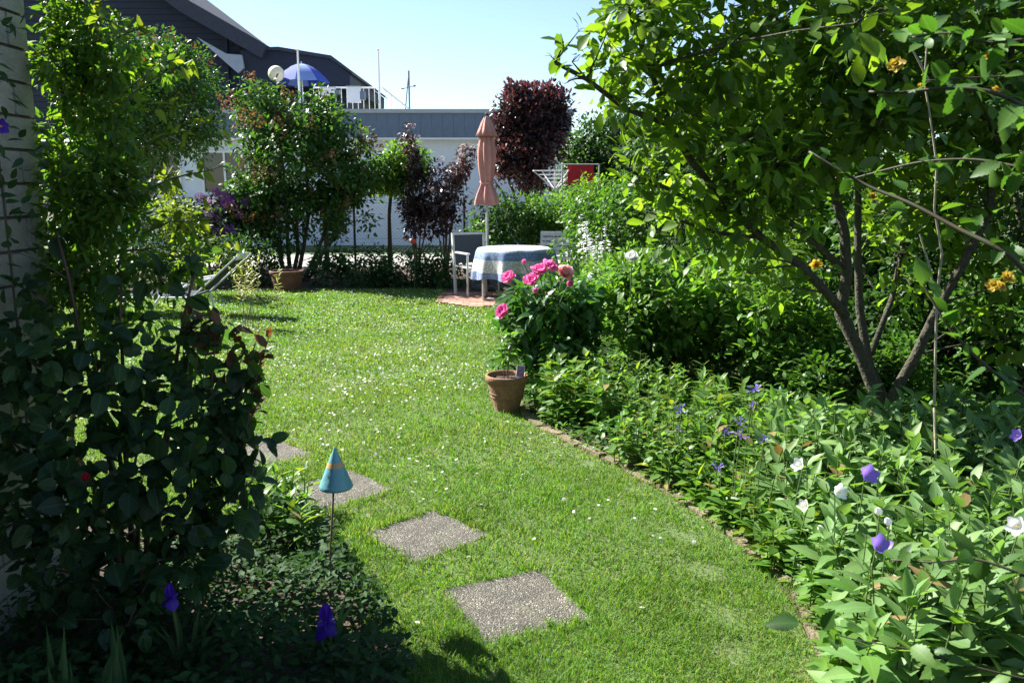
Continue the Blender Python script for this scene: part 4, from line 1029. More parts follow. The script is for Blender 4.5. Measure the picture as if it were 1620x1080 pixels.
hedge('tall shrub filling the gap behind the leaning peony-leaved shrub', 3.6, 11.2, [(3.5, 11.2, 1.8, 1.0, 1.0, 2.0, 130, .33)], 15000, .085, 'dark_leaf')
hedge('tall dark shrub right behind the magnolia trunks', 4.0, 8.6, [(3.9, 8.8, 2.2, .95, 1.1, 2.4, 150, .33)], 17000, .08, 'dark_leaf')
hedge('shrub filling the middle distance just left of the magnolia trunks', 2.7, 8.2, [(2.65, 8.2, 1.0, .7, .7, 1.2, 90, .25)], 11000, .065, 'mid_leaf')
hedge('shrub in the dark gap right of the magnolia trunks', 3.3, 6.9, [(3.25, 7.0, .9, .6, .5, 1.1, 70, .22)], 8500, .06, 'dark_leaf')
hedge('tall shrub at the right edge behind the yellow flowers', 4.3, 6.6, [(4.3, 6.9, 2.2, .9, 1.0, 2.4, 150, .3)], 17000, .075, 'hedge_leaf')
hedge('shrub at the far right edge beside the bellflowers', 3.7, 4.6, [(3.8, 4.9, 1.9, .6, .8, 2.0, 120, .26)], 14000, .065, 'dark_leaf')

# ================================================================== MAGNOLIA
MY = 5.35
mb = np.array((P(1392, 660, MY)[0], MY, 0))
def mp(*pts): return np.array([P(a, b, y) for a, b, y in pts])
base_l = mb + np.array((-.06, 0, 0)); base_m = mb + np.array((.0, .05, 0)); base_r = mb + np.array((.07, -.02, 0))
paths = [
 (np.concatenate([[base_l], mp((1382, 640, MY), (1362, 560, MY), (1338, 500, MY), (1328, 440, MY), (1335, 370, MY), (1318, 300, MY), (1290, 200, MY), (1275, 90, MY), (1270, -20, MY))]), .05),
 (mp((1338, 500, MY), (1310, 465, 5.25), (1265, 420, 5.15), (1205, 375, 5.05), (1150, 330, 4.95), (1100, 260, 4.85), (1060, 200, 4.8), (990, 170, 4.7), (930, 130, 4.6), (880, 100, 4.55)), .032),
 (mp((1328, 420, MY), (1290, 385, 5.3), (1240, 340, 5.3), (1180, 250, 5.3), (1130, 170, 5.35), (1095, 80, 5.4), (1080, -20, 5.4)), .025),
 (np.concatenate([[base_m], mp((1402, 640, 5.4), (1380, 570, 5.45), (1362, 490, 5.5), (1357, 400, 5.5), (1352, 300, 5.5), (1375, 180, 5.5), (1390, 60, 5.5), (1395, -40, 5.5))]), .036),
 (np.concatenate([[base_r], mp((1410, 640, 5.3), (1445, 565, 5.2), (1490, 490, 5.15), (1525, 420, 5.1), (1560, 340, 5.05), (1580, 230, 5.0), (1600, 100, 5.0), (1615, -40, 5.0))]), .04),
 (mp((1378, 560, 5.5), (1412, 470, 5.7), (1430, 380, 5.8), (1470, 250, 5.8), (1490, 100, 5.8), (1500, -20, 5.8)), .022),
 (mp((1150, 330, 4.95), (1120, 330, 4.9), (1060, 300, 4.8), (1000, 270, 4.75), (960, 240, 4.7)), .018),
 (mp((1205, 375, 5.05), (1140, 370, 5.0), (1080, 350, 4.95), (1010, 330, 4.9)), .016),
 (mp((1060, 200, 4.8), (1030, 110, 4.75), (1000, 30, 4.7), (985, -30, 4.7)), .02),
 (mp((1180, 250, 5.3), (1170, 130, 5.2), (1180, 0, 5.1)), .02),
]
L1 = [(1120, 400, 4.9, 24), (1180, 432, 4.95, 24), (1235, 455, 5.0, 24), (1065, 388, 4.85, 18), (1240, 400, 5.2, 38), (1300, 425, 5.3, 30), (1180, 405, 5.1, 26), (1420, 400, 5.65, 45), (1485, 360, 5.5, 50), (1540, 410, 5.3, 48), (1600, 450, 5.2, 48), (1555, 490, 5.4, 36), (1440, 450, 5.8, 38), (1595, 540, 5.3, 36), (1370, 380, 5.7, 40), (874, 92, 4.52, 14), (890, 75, 4.52, 16), (905, 98, 4.5, 20), (898, 130, 4.55, 14), (915, 50, 4.55, 18), (1090, 350, 4.9, 30), (1135, 372, 4.98, 30), (1030, 345, 4.8, 22), (1180, 330, 5.05, 36), (938, 112, 4.55, 24), (958, 58, 4.55, 28), (985, 15, 4.6, 36), (955, 145, 4.6, 32), (985, 90, 4.65, 52), (1000, 20, 4.65, 50), (1000, 165, 4.7, 48), (1045, 60, 4.7, 56), (1045, 140, 4.75, 54), (1060, 0, 4.7, 55), (1100, 100, 4.8, 60), (1110, 30, 4.8, 60), (1090, 190, 4.85, 55), (1150, 60, 4.9, 60), (1150, 150, 5.0, 60), (1150, 230, 5.0, 55), (1200, 20, 5, 60), (1210, 110, 5.1, 62), (1210, 200, 5.2, 60), (1215, 290, 5.1, 55),
      (1000, 235, 4.65, 26), (1012, 268, 4.65, 32), (1000, 290, 4.6, 24), (1030, 235, 4.75, 46), (1040, 310, 4.75, 36), (1080, 280, 4.8, 50), (1100, 320, 4.85, 36), (1150, 300, 4.95, 45), 
      (1260, 60, 5.2, 65), (1275, 150, 5.25, 65), (1270, 240, 5.3, 60), (1290, 330, 5.3, 50), (1330, 30, 5.3, 65), (1345, 120, 5.3, 65), (1340, 210, 5.35, 60), (1400, 60, 5.3, 65), (1410, 160, 5.3, 65), (1400, 260, 5.4, 58), (1460, 30, 5.3, 65), (1480, 130, 5.3, 65), (1470, 230, 5.4, 60), (1530, 60, 5.1, 65), (1550, 170, 5.1, 65), (1540, 270, 5.1, 58), (1600, 60, 5, 65), (1610, 180, 5, 65), (1600, 290, 5.1, 60), (1450, 320, 5.6, 50), (1390, 340, 5.7, 46), (1580, 380, 5.2, 46)]
cl = pcl(L1); pu, pv, _ = proj(cl[:, :3]); inner = cl[(pu > 1080) & (pv < 330)]; extra = inner[rng.integers(0, len(inner), 70)].copy(); extra[:, :3] += rng.normal(size=(70, 3)) * np.array((.2, .35, .18)); cl = np.concatenate([cl, extra])
up_ = np.array([[*P(random.uniform(1000, 1640), random.uniform(-160, -30), 5.1 + random.uniform(-.3, .6)), .26] for _ in range(34)])
# the photograph's canopy carries on above the frame
cl = np.concatenate([cl, up_])
plant('magnolia_tree', 'big multi-stemmed magnolia with glossy backlit leaves on the right', 'tree', mb, cl, 'obov', .092, 12200, 'magnolia_leaf', 'magnolia_bark', paths=paths, r0=.022, indiv=300, twigs=4, sv=.45, stem='trunk', foliage='crown', droop=.2)

# ================================================================== RIGHT BED
def bed_stems(poly, sp, hr, jit=.4):
    poly = np.asarray(poly, float); x0, y0 = poly.min(0); x1, y1 = poly.max(0); out = []
    y = y0
    while y < y1:
        x = x0
        while x < x1:
            p = (x + random.uniform(-jit, jit) * sp, y + random.uniform(-jit, jit) * sp)
            if inside(poly, np.array([p[0]]), np.array([p[1]]))[0]: out.append((p[0], p[1], 0, random.uniform(*hr)))
            x += sp
        y += sp
    return out
# pink peony
PY_ = 6.75; pb = np.array((P(872, 600, PY_)[0], PY_, 0))
cl = np.concatenate([ell(872, 520, PY_, 72, 70, 60, .12, .42), ell(835, 500, PY_, 40, 45, 22, .11, .3), ell(915, 480, PY_, 40, 40, 22, .11, .3), ell(860, 575, PY_, 70, 30, 24, .12, .4)])
peo = plant('peony_bush', 'peony bush with bright pink blooms behind the terracotta pot', 'peony', pb, cl, 'wide', .115, 2300, 'peony_leaf', 'green_stem', limbs=14, r0=.008, indiv=260, droop=.35)
PP = petal('petal', .06, .028, .7, .09, 'petal_pink', 7, 6); PPB = petal('petal', .06, .034, .75, .035, 'petal_blush')
tb = MB()
for (a, c, ax, sc, pm_, op) in ((806, 441, (-.4, -.5, .7), .95, PP, 1), (842, 445, (-.3, -.6, .6), .95, PP, 1), (853, 430, (0, -.5, .8), .95, PP, 1), (868, 424, (.3, -.5, .8), .95, PP, 1), (797, 494, (-.5, -.6, .5), .95, PP, 1), (892, 433, (.3, -.6, .6), 1.0, PPB, 1), (847, 462, (0, -.8, .5), .85, PP, 0), (899, 451, (.3, -.8, .4), .9, PP, 0), (829, 418, (0, -.6, .7), .7, PP, 0)):
    p = P(a, c, PY_ - .38 + random.uniform(-.05, .1)); s = pb + np.array((random.uniform(-.1, .1), random.uniform(-.2, 0), .25))
    tb.tube(bez(s - pb, (s + p) / 2 - pb + np.array((0, 0, .12)), p - pb, 6), .004, 5, False)
    rings = [(9, 6, pm_, sc * 1.25, 0), (8, 26, pm_, sc, .006), (5, 48, pm_, sc * .55, .01)] if op else [(6, 55, pm_, sc, 0), (5, 72, pm_, sc * .85, .006), (4, 80, pm_, sc * .6, .008)]
    flower(peo, p - pb, ax, rings, .014 * sc)
tb.build('flower_stalks', 'green_stem', peo)
# young plant in the pot
b = PB + np.array((0, 0, .25)); st_ = [(b[0] + .0, b[1], b[2] - .02, .42), (b[0] + .012, b[1] + .01, b[2] - .02, .36), (b[0] - .02, b[1], b[2] - .02, .38)]
r = herb('potted_seedling', 'young leafy plant growing in the terracotta pot', 'plant', b, st_, 'wide', .095, 'light_leaf', 9, 'red_stem', indiv=90, r=.004, whorl=2, lo=.4, elev=(-.2, .6), lean=.35)
# low plants at the bed edge, nearest the pot
low = [
 ('border_perennial', 'clump of lance-leaved shoots just right of the terracotta pot', [(840, 660), (960, 695), (960, 640), (880, 610)], .10, (.28, .46), 'wide', .12, 'light_leaf', 7, 220),
 ('border_perennial', 'leafy shoots along the edging between pot clump and cornflowers', [(965, 735), (1075, 785), (1130, 745), (1050, 700), (980, 690)], .085, (.18, .34), 'oval', .07, 'light_leaf', 7, 220),
 ('border_perennial', 'pale fine-leaved clump under the leaning peony-leaved shrub', [(950, 690), (1060, 705), (1090, 650), (980, 630)], .10, (.26, .44), 'wide', .08, 'light_leaf', 8, 180),
 ('border_perennial', 'upright green shoots around the blue cornflowers', [(1070, 740), (1200, 800), (1250, 700), (1110, 650)], .10, (.22, .38), 'lance', .14, 'light_leaf', 8, 220),
]
low += [
 ('border_perennial', 'leaves spilling over the brick edging below the cornflowers', [(1065, 782), (1160, 850), (1245, 925), (1300, 890), (1230, 800), (1120, 760)], .075, (.12, .24), 'wide', .10, 'light_leaf', 6, 240),
 ('border_perennial', 'small ragged leaves creeping over the edging nearest the camera', [(1245, 930), (1280, 985), (1300, 1080), (1360, 1080), (1350, 960), (1300, 900)], .07, (.08, .17), 'oval', .07, 'light_leaf', 5, 200),
]
for nm, lb, pp, sp, hr, kd, sz, mt, prs, ind in low:
    poly = [G(*p)[:2] for p in pp]; st_ = bed_stems(poly, sp, hr); c = np.mean(poly, 0)
    herb(nm, lb, 'plant', (c[0], c[1], 0), st_, kd, sz, mt, prs, indiv=ind, group='low perennials along the bed edge', lo=.1, elev=(.1, .8))
# leaning shrub in the middle of the bed
for lb, px_, Y, es, kd, sz, n, mt, ind in (
  ('tall peony-leaved shrub with pointed leaves in the middle of the bed', 1060, 6.9, [(1050, 500, 6.9, 95, 85, 75, .14, .5), (1000, 470, 6.9, 60, 50, 30, .13, .4), (1130, 470, 6.8, 60, 50, 30, .13, .4)], 'wide', .1, 3800, 'light_leaf', 300),
  ('leafy shrub behind the cornflowers, left of the magnolia trunks', 1220, 6.5, [(1210, 520, 6.5, 85, 95, 75, .14, .5), (1270, 560, 6.3, 60, 70, 36, .13, .4)], 'oval', .064, 6000, 'light_leaf', 120),
  ('dark leafy shrub right of the magnolia trunks', 1500, 6.4, [(1500, 540, 6.4, 90, 90, 70, .14, .5), (1580, 500, 6.2, 70, 120, 50, .15, .5)], 'oval', .062, 7500, 'mid_leaf', 120),
  ('leafy undergrowth at the foot of the magnolia', 1330, 5.7, [(1310, 600, 5.9, 90, 50, 40, .12, .3), (1400, 590, 6.0, 70, 60, 30, .12, .3)], 'oval', .06, 4000, 'mid_leaf', 150)):
    plant('bed_shrub', lb, 'shrub', (P(px_, 400, Y)[0], Y, 0), np.concatenate([ell(*e) for e in es]), kd, sz, n, mt, limbs=12, r0=.011, indiv=ind, bark='red_stem', twigs=2, upb=1.5, droop=.1, group='shrubs in the right bed')
# bellflower bed, split into clumps
cm = [
 ('broad clump of grey-green bellflower leaves nearest the camera at lower right', [(1330, 1180), (1650, 1180), (1650, 1000), (1440, 960), (1330, 990)], (.36, .5)),
 ('bellflower clump spilling over the bricks at the near lawn edge', [(1310, 990), (1440, 960), (1430, 890), (1275, 900)], (.26, .42)),
 ('bellflower clump at the right edge beside the purple flowers', [(1440, 960), (1660, 1000), (1660, 860), (1430, 880)], (.38, .55)),
 ('bellflower clump around the white bellflowers', [(1220, 860), (1275, 900), (1430, 890), (1420, 800), (1190, 800)], (.34, .5)),
 ('bellflower clump in front of the magnolia trunks', [(1190, 800), (1420, 800), (1450, 740), (1230, 735)], (.36, .52)),
 ('bellflower clump at the right rim, half in magnolia shade', [(1420, 880), (1660, 860), (1660, 760), (1450, 740), (1420, 800)], (.36, .55)),
]
for lb, pp, hr in cm:
    poly = [G(*p)[:2] for p in pp]; st_ = bed_stems(poly, .092, hr); c = np.mean(poly, 0)
    herb('bellflower_clump', lb, 'bellflowers', (c[0], c[1], 0), st_, 'wide', .135, 'grey_leaf', 8, indiv=300, group='bellflower clumps in the right bed', lo=.12, elev=(.0, .95), lean=.3, whorl=2)
# single blooms standing above the leaves
def bell(mat, n=30):
    prof = [(.12, 0), (.3, .06), (.5, .25), (.62, .5), (.78, .75), (1.0, .95)]; V = []; T = []
    for j, (r_, z) in enumerate(prof):
        f = j / 5
        for k in range(n):
            a = 2 * math.pi * k / n; q = r_ * (1 + .16 * f * f * math.cos(5 * a) + .02 * math.sin(11 * a) * f); V.append((q * math.cos(a), q * math.sin(a), z + .12 * f * f * math.cos(5 * a)))
    V.append((0, 0, 0.02))
    for j in range(5):
        for k in range(n):
            k2 = (k + 1) % n; a, b_, c, d = j * n + k, j * n + k2, (j + 1) * n + k2, (j + 1) * n + k; T += [(a, b_, c), (a, c, d)]
    for k in range(n): T.append((len(V) - 1, (k + 1) % n, k))
    return tri_mesh('flower', np.array(V, float), np.array(T), mat)
def in_bed(a, c, zs=.56):
    z = zs
    while z > .14:
        p = G(a, c, z); i = int(np.argmin(abs(EDGE[:, 1] - p[1])))
        if p[0] > EDGE[i, 0] + .12: return p
        z -= .02
    return G(a, c, .14)
BW, BP = bell('petal_white'), bell('petal_purple'); STY = MB().tube([(0, 0, .05), (0, 0, .7)], .05, 5).mesh('style', 'petal_white'.replace('petal_white', 'stamen'))
for a, c, Y, me, sc, ax, lb in ((1268, 738, 3.75, BW, .036, (-.75, -.3, .5), 'white bellflower farthest left in the bed'), (1323, 779, 3.6, BW, .036, (.3, -.75, .45), 'white bellflower facing the camera below the purple one'), (1276, 802, 3.5, BW, .034, (-.7, -.3, .4), 'lowest of the three white bellflowers on the left'),
                            (1370, 753, 3.5, BP, .042, (.1, -.7, .5), 'upper purple bellflower in front of the magnolia'), (1388, 868, 2.95, BP, .042, (.15, -.6, .75), 'lower purple bellflower nearest the camera'), (1614, 690, 3.3, BP, .034, (-.8, -.2, .3), 'pale purple bellflower cut by the right picture edge'), (1612, 833, 2.9, BW, .036, (-.6, -.4, .3), 'white bellflower at the right picture edge')):
    p = in_bed(a, c); b = np.array((p[0] + random.uniform(-.03, .03), p[1] + .03, 0)); r = thing('bellflower', lb, 'flower', b, 'open bellflowers in the right bed')
    m = p - b; MB().tube(bez(np.zeros(3), np.array((0, 0, m[2] * .6)), m - np.array(ax) * .01, 7), [.0035, .003, .003, .0028, .0025, .0025, .0025], 5).build('stem', 'green_stem', r)
    f = link('flower', me, r); f.matrix_local = axis_matrix(m, ax) @ Matrix.Scale(sc * .8, 4); s_ = link('style', STY, f)
    for k in range(4):
        l = link('leaf', leaf_mesh('narrow', k % 3, 'grey_leaf'), r); t = .35 + .15 * k; l.matrix_local = Matrix.Translation(Vector((0, 0, m[2] * t))) @ Matrix.Rotation(k * 2.2, 4, 'Z') @ Matrix.Rotation(.7, 4, 'X') @ Matrix.Scale(.09, 4)
BUD = MB().lathe([(.001, 0), (.35, .1), (.45, .4), (.3, .8), (.001, 1.1)], 8).mesh('bud', 'petal_white', True)
for a, c, Y, lb in ((1392, 812, 3.3, 'upper white bellflower bud leaning left'), (1407, 828, 3.25, 'lower white bellflower bud beside the other bud'), (1300, 838, 3.4, 'cream bud below the white bellflowers')):
    p = in_bed(a, c); b = np.array((p[0], p[1] + .02, 0)); r = thing('bellflower_bud', lb, 'flower bud', b, 'bellflower buds'); m = p - b; MB().tube([(0, 0, 0), (0, 0, m[2] * .6), m], .0025, 5).build('stem', 'green_stem', r); f = link('bud', BUD, r); f.matrix_local = axis_matrix(m, (-.5, -.3, .7)) @ Matrix.Scale(.028, 4)
# cornflowers
def corn():
    V = []; T = []
    for k in range(9):
        a = 2 * math.pi * k / 9 + random.gauss(0, .22); c, s_ = math.cos(a), math.sin(a); q = lambda r_, t, z: (c * r_ - s_ * t, s_ * r_ + c * t, z); o = len(V); e = random.uniform(.6, 1.2); hz = random.uniform(-.1, .4)
        V += [q(.12, -.03, .1), q(.12, .03, .1), q(.65 * e, .05, .3 + hz * .5), q(.65 * e, -.05, .3 + hz * .5), q(1 * e, .17, .4 + hz), q(.9 * e, 0, .36 + hz), q(1 * e, -.15, .4 + hz)]; T += [(o, o + 1, o + 2), (o, o + 2, o + 3), (o + 2, o + 4, o + 5), (o + 3, o + 2, o + 5), (o + 3, o + 5, o + 6)]
    for k in range(16):
        u = sph(1)[0]; u[2] = abs(u[2]) + .4; o = len(V); V += [(.02 * k % .05, 0, .05), tuple(u * .3), tuple(u * .3 + np.array((.05, .03, 0)))]; T.append((o, o + 1, o + 2))
    return tri_mesh('flower', np.array(V, float), np.array(T), 'petal_blue', {'lv': ('FACE', rng.random(len(T)))})
CF = [corn() for _ in range(3)]; CAL = MB().lathe([(.03, -.3), (.16, -.22), (.19, -.05), (.12, .08)], 8).mesh('calyx', 'bark', True)
where = ['topmost of the right-hand pair', 'just under the topmost one', 'standing alone at left', 'left one of the middle three', 'top of the middle three', 'lowest of the middle three', 'at the right beside the bellflower leaves', 'lowest of all, near the edging', 'small faded one below the lone one']
for k, (a, c, sc) in enumerate(((1195, 617, .042), (1188, 645, .036), (1078, 649, .034), (1148, 684, .036), (1169, 671, .038), (1172, 690, .034), (1209, 696, .034), (1135, 741, .034), (1071, 679, .024))):
    p = in_bed(a, c); b = np.array((p[0], p[1] + .05, 0)); r = thing('cornflower', 'blue cornflower, ' + where[k], 'flower', b, 'blue cornflowers in the bed'); m = p - b
    MB().tube([(0, 0, 0), (0, 0, m[2] * .6), m], .0028, 5).build('stem', 'green_stem', r); f = link('flower', CF[k % 3], r); f.matrix_local = axis_matrix(m, (random.gauss(0, .4), -.5, .7)) @ Matrix.Scale(sc, 4); link('calyx', CAL, f)
# white flower spikes
def spike(n=60):
    f = rng.random(n); a = rng.uniform(0, 6.28, n); r_ = .055 * (1.1 - f); pos = np.stack([np.cos(a) * r_, np.sin(a) * r_, f], 1); V, T, L, Ly = TPL['simple'][0]; d = norm(pos * (1, 1, 0) * 12 + sph(n) * .5); x = norm(np.cross(d, sph(n))); z = np.cross(x, d)
    W = pos[:, None] + .05 * (V[None, :, 0:1] * x[:, None] * 1.5 + V[None, :, 1:2] * d[:, None] + V[None, :, 2:3] * z[:, None]) * (1.2 - .6 * f)[:, None, None]
    return tri_mesh('flower_spike', W.reshape(-1, 3), (T[None] + (np.arange(n) * len(V))[:, None, None]).reshape(-1, 3), 'petal_white', {'lv': ('FACE', np.repeat(rng.random(n), len(T)))})
SPK = [spike() for _ in range(3)]
b = np.array((P(930, 480, 9.4)[0], 9.4, 0)); r = thing('white_spike_plant', 'plant with tall white flower spikes behind the peony', 'plant', b); tb = MB(); PO = []
for k, (x1, y1, x0, y0) in enumerate(((918, 340, 926, 400), (926, 350, 932, 405), (935, 375, 938, 430), (945, 370, 944, 420), (958, 358, 955, 410), (952, 390, 950, 440), (906, 420, 909, 450), (962, 400, 960, 440), (930, 400, 934, 445), (941, 410, 940, 455))):
    e, s_ = P(x1, y1, 9.2 + .03 * k), P(x0, y0, 9.2 + .03 * k); o = link('flower_spike', SPK[k % 3], r); o['kind'] = 'stuff'; L = np.linalg.norm(e - s_); o.matrix_local = axis_matrix(s_ - b, e - s_) @ Matrix.Diagonal((1.0, 1.0, L, 1)); g0 = np.array((s_[0] + .03, s_[1] + .05, 0)); tb.tube([g0 - b, (g0 + s_) / 2 - b, e - b], .005, 5, False)
    for j in range(26): f = random.random(); PO.append(g0 + (s_ - g0) * f)
tb.build('stem', 'green_stem', r); PO = np.array(PO); k = len(PO); emit(r, b, PO, sph(k) + (0, 0, .3), sph(k) * .4 + (0, 0, 1), .09, 'lance', 'light_leaf', 0)
# white rose and smaller white blooms
RW = petal('petal', .05, .032, .8, .02, 'petal_white')
for a, c, Y, sc, lb in ((1000, 410, 6.3, 1.0, 'large white rose above the peony-leaved shrub'), (936, 440, 7.8, .75, 'small white rose right of the pink peonies'), (962, 447, 7.8, .65, 'smallest white rose beside the other small one')):
    p = P(a, c, Y); b = np.array((p[0], p[1] + .1, 0)); r = thing('white_rose', lb, 'rose', b, 'white roses in the bed'); m = p - b; MB().tube([(0, 0, 0), (.01, .03, m[2] * .6), m], .005, 5).build('stem', 'green_stem', r); u_ = rng.uniform(.25, .95, 46); emit(r, b, b + np.outer(u_, m) + rng.normal(size=(46, 3)) * .05, sph(46) * (1, 1, .4), sph(46) * .4 + (0, 0, 1), .055, 'oval', 'mid_leaf', 0); flower(r, m, (-.2, -.6, .7), [(7, 15, RW, 1.15 * sc, 0), (6, 40, RW, sc, .006), (5, 65, RW, .7 * sc, .01)], .012 * sc)
# tilted tan tile in the bed
o = MB().box((0, 0, .09), (.13, .03, .2), rz=.4, rx=-.35).build('broken_tile', 'edging_brick', None, G(961, 668)); setp(o, 'tilted tan piece of tile standing in the bed', 'tile')
# creeping ground cover over the bed soil
def cover(name, lb, poly, n, kind, size, mat, zr=(.01, .07), cat='ground cover'):
    poly = np.asarray(poly, float); x0, y0 = poly.min(0); x1, y1 = poly.max(0); x = rng.uniform(x0, x1, n); y = rng.uniform(y0, y1, n); ok = inside(poly, x, y); x, y = x[ok], y[ok]; n = len(x); bmp = .5 + .5 * np.sin(x * 9 + y * 5) * np.sin(y * 8 - x * 4)
    pos = np.stack([x, y, rng.uniform(zr[0], zr[1], n) * (.4 + .8 * bmp)], 1); c = np.array((*poly.mean(0), 0)); V = thing(name, lb, cat, c); V['kind'] = 'stuff'
    emit(V, c, pos, sph(n) * (1, 1, .5) + (0, 0, .15), sph(n) * .5 + (0, 0, 1), size * rng.uniform(.6, 1.3, n), kind, mat, 0)
cover('bed_ground_cover', 'mixed low leaves covering the soil of the right bed', np.concatenate([EDGE[8:44] + (.09, 0), [(2.4, 9.5), (3.6, 5), (3.0, 2.0)]]), 26000, 'oval', .055, 'mid_leaf', (.01, .2))
cover('edge_weeds', 'small creeping weeds over the brick edging', np.concatenate([EDGE[6:36] + (.03, 0), EDGE[6:36][::-1] + (.2, 0)]), 11000, 'round', .02, 'light_leaf', (.012, .045))

# ================================================================== LEFT FOREGROUND
# climber on the house corner, lit from behind
vb = np.array((-1.72, 3.42, 0))
vc = [(95, 30, 3.33, 40), (130, 60, 3.29, 46), (110, 110, 3.31, 44), (99, 160, 3.33, 28), (150, 120, 3.26, 46), (185, 100, 3.22, 30), (140, 175, 3.28, 46), (185, 165, 3.22, 33), (105, 215, 3.32, 44), (160, 230, 3.25, 34), (110, 275, 3.31, 46), (165, 290, 3.24, 48), (215, 280, 3.18, 33), (115, 335, 3.31, 46), (175, 350, 3.23, 48), (230, 340, 3.16, 33), (100, 390, 3.33, 44), (160, 410, 3.25, 46), (215, 400, 3.18, 33), (94, 70, 3.34, 27), (84, 10, 3.35, 25), (120, -10, 3.30, 40), (99, 250, 3.33, 25), (94, 310, 3.34, 25), (89, 450, 3.34, 30), (150, 470, 3.26, 44), (240, 430, 3.15, 28), (104, -60, 3.32, 30), (74, 120, 3.36, 19), (72, 200, 3.36, 18), (110, 440, 3.28, 40), (200, 460, 3.2, 40), (270, 440, 3.12, 34), (300, 400, 3.1, 28), (70, 480, 3.35, 34), (160, 520, 3.22, 40), (240, 500, 3.15, 36)]
cl = pcl(vc); ex = cl[rng.integers(0, len(cl), 30)].copy(); ex[:, :3] += rng.normal(size=(30, 3)) * .07; cl = np.concatenate([cl, ex])
vp = [(np.concatenate([[vb + (d, 0, 0)], np.array([P(a + random.gauss(0, 8), c, 3.4) for a, c in ((x0, 700), (x0 + 4, 520), (x0 + 10, 400), (x0 + 14, 280), (x0 + 22, 150), (x0 + 20, 40))])]), .014) for d, x0 in ((-.02, 78), (.03, 120), (.08, 160))]
vine = plant('climbing_vine', 'yellow-green backlit climber on the corner of the brick house', 'climber', vb, cl, 'wide', .042, 6600, 'vine_leaf', 'bark', paths=vp, r0=.01, indiv=300, twigs=3, foliage='foliage')
# long loose shoots of the climber
tb = MB(); PO = []; DR = []
for pts in ([(185, 170), (215, 145), (250, 120), (285, 105), (305, 95)], [(230, 230), (262, 215), (295, 208), (325, 195), (345, 205)], [(235, 300), (265, 285), (300, 275), (330, 270), (352, 262)], [(150, 40), (165, 15), (155, -5)], [(185, 60), (220, 45), (240, 62)], [(240, 175), (268, 165), (282, 170)], [(225, 370), (270, 350), (310, 350), (335, 330)]):
    q = np.array([P(a, c, 3.1) for a, c in pts]); tb.tube(q - vb, np.linspace(.004, .0015, len(q)), 4, False)
    for i in range(len(q) - 1):
        for f in np.linspace(0, 1, 5): PO.append(q[i] + (q[i + 1] - q[i]) * f); DR.append((q[i + 1] - q[i]) * 4 + rng.normal(size=3) * .6)
tb.build('shoot', 'green_stem', vine); PO = np.array(PO); emit(vine, vb, PO, np.array(DR), sph(len(PO)) * .6 + (0, 0, 1), .058 * rng.uniform(.7, 1.3, len(PO)), 'wide', 'yellow_leaf', 0, 'young_foliage')
# a purple clematis bloom on the wall
PC = petal('petal', .06, .026, .2, .03, 'petal_iris'); p = P(4, 200, 2.96); b = np.array((-1.83, 2.96, 0)); r = thing('clematis', 'dark purple clematis bloom on the brick wall at the left edge', 'climber', b)
MB().tube([(0, 0, 0), (.02, .02, p[2] * .5), (.03, 0, p[2])], .004, 5).build('stem', 'bark', r); flower(r, (.05, 0, p[2]), (.9, -.5, .1), [(6, 12, PC, .5, 0)], .005)
PO = np.array([(-1.80 + abs(rng.normal()) * .03, 2.98 + rng.normal() * .1, rng.uniform(.9, 2.3)) for _ in range(90)]); emit(r, b, PO, sph(90) * .7 + (.5, 0, -.1), sph(90) * .5 + (.5, 0, 1), .055, 'wide', 'dark_leaf', 60)
# big shaded shrub
SY = 2.95; sb = np.array((-1.42, 2.95, 0))
sc_ = [(20, 600, 2.75, 40), (25, 700, 2.7, 40), (20, 800, 2.65, 40), (35, 460, 2.85, 30), (40, 530, 2.8, 45), (30, 400, 2.9, 20), (90, 370, 2.95, 14), (120, 440, 2.95, 20), (250, 440, 3.05, 22), (310, 410, 3.1, 18), (190, 440, 3.0, 20), (60, 580, 2.75, 60), (140, 540, 2.85, 55), (200, 520, 3.0, 36), (130, 620, 2.8, 60), (210, 580, 2.9, 55), (50, 670, 2.7, 60), (120, 700, 2.7, 60), (200, 660, 2.8, 58), (270, 620, 2.95, 50), (290, 560, 3.05, 44), (260, 700, 2.8, 55), (320, 660, 2.95, 50), (60, 760, 2.65, 60), (140, 780, 2.65, 60), (220, 760, 2.7, 58), (300, 740, 2.8, 55), (350, 700, 2.95, 40), (350, 790, 2.8, 50), (280, 830, 2.7, 55), (190, 850, 2.65, 55), (100, 850, 2.6, 50), (380, 640, 3.0, 36), (390, 590, 3.05, 30), (360, 560, 3.05, 34), (340, 850, 2.75, 45), (400, 760, 2.9, 36), (410, 705, 2.95, 26), (330, 510, 3.05, 30), (60, 900, 2.6, 50), (150, 930, 2.6, 50), (240, 910, 2.65, 50), (310, 900, 2.7, 45), (100, 980, 2.55, 45), (200, 990, 2.55, 45), (45, 820, 2.6, 50)]
cl = pcl(sc_)
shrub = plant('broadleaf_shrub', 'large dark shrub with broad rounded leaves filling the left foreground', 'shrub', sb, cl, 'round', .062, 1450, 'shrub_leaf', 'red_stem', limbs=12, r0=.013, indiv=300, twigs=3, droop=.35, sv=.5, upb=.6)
tips = [(405, 540), (425, 535), (385, 555), (330, 525), (345, 515), (395, 600), (410, 580), (365, 580), (300, 490), (320, 500), (340, 600), (375, 520), (415, 625), (290, 520), (352, 640), (400, 655)]
PO = []; DR = []; tb = MB()
P2 = []; D2 = []
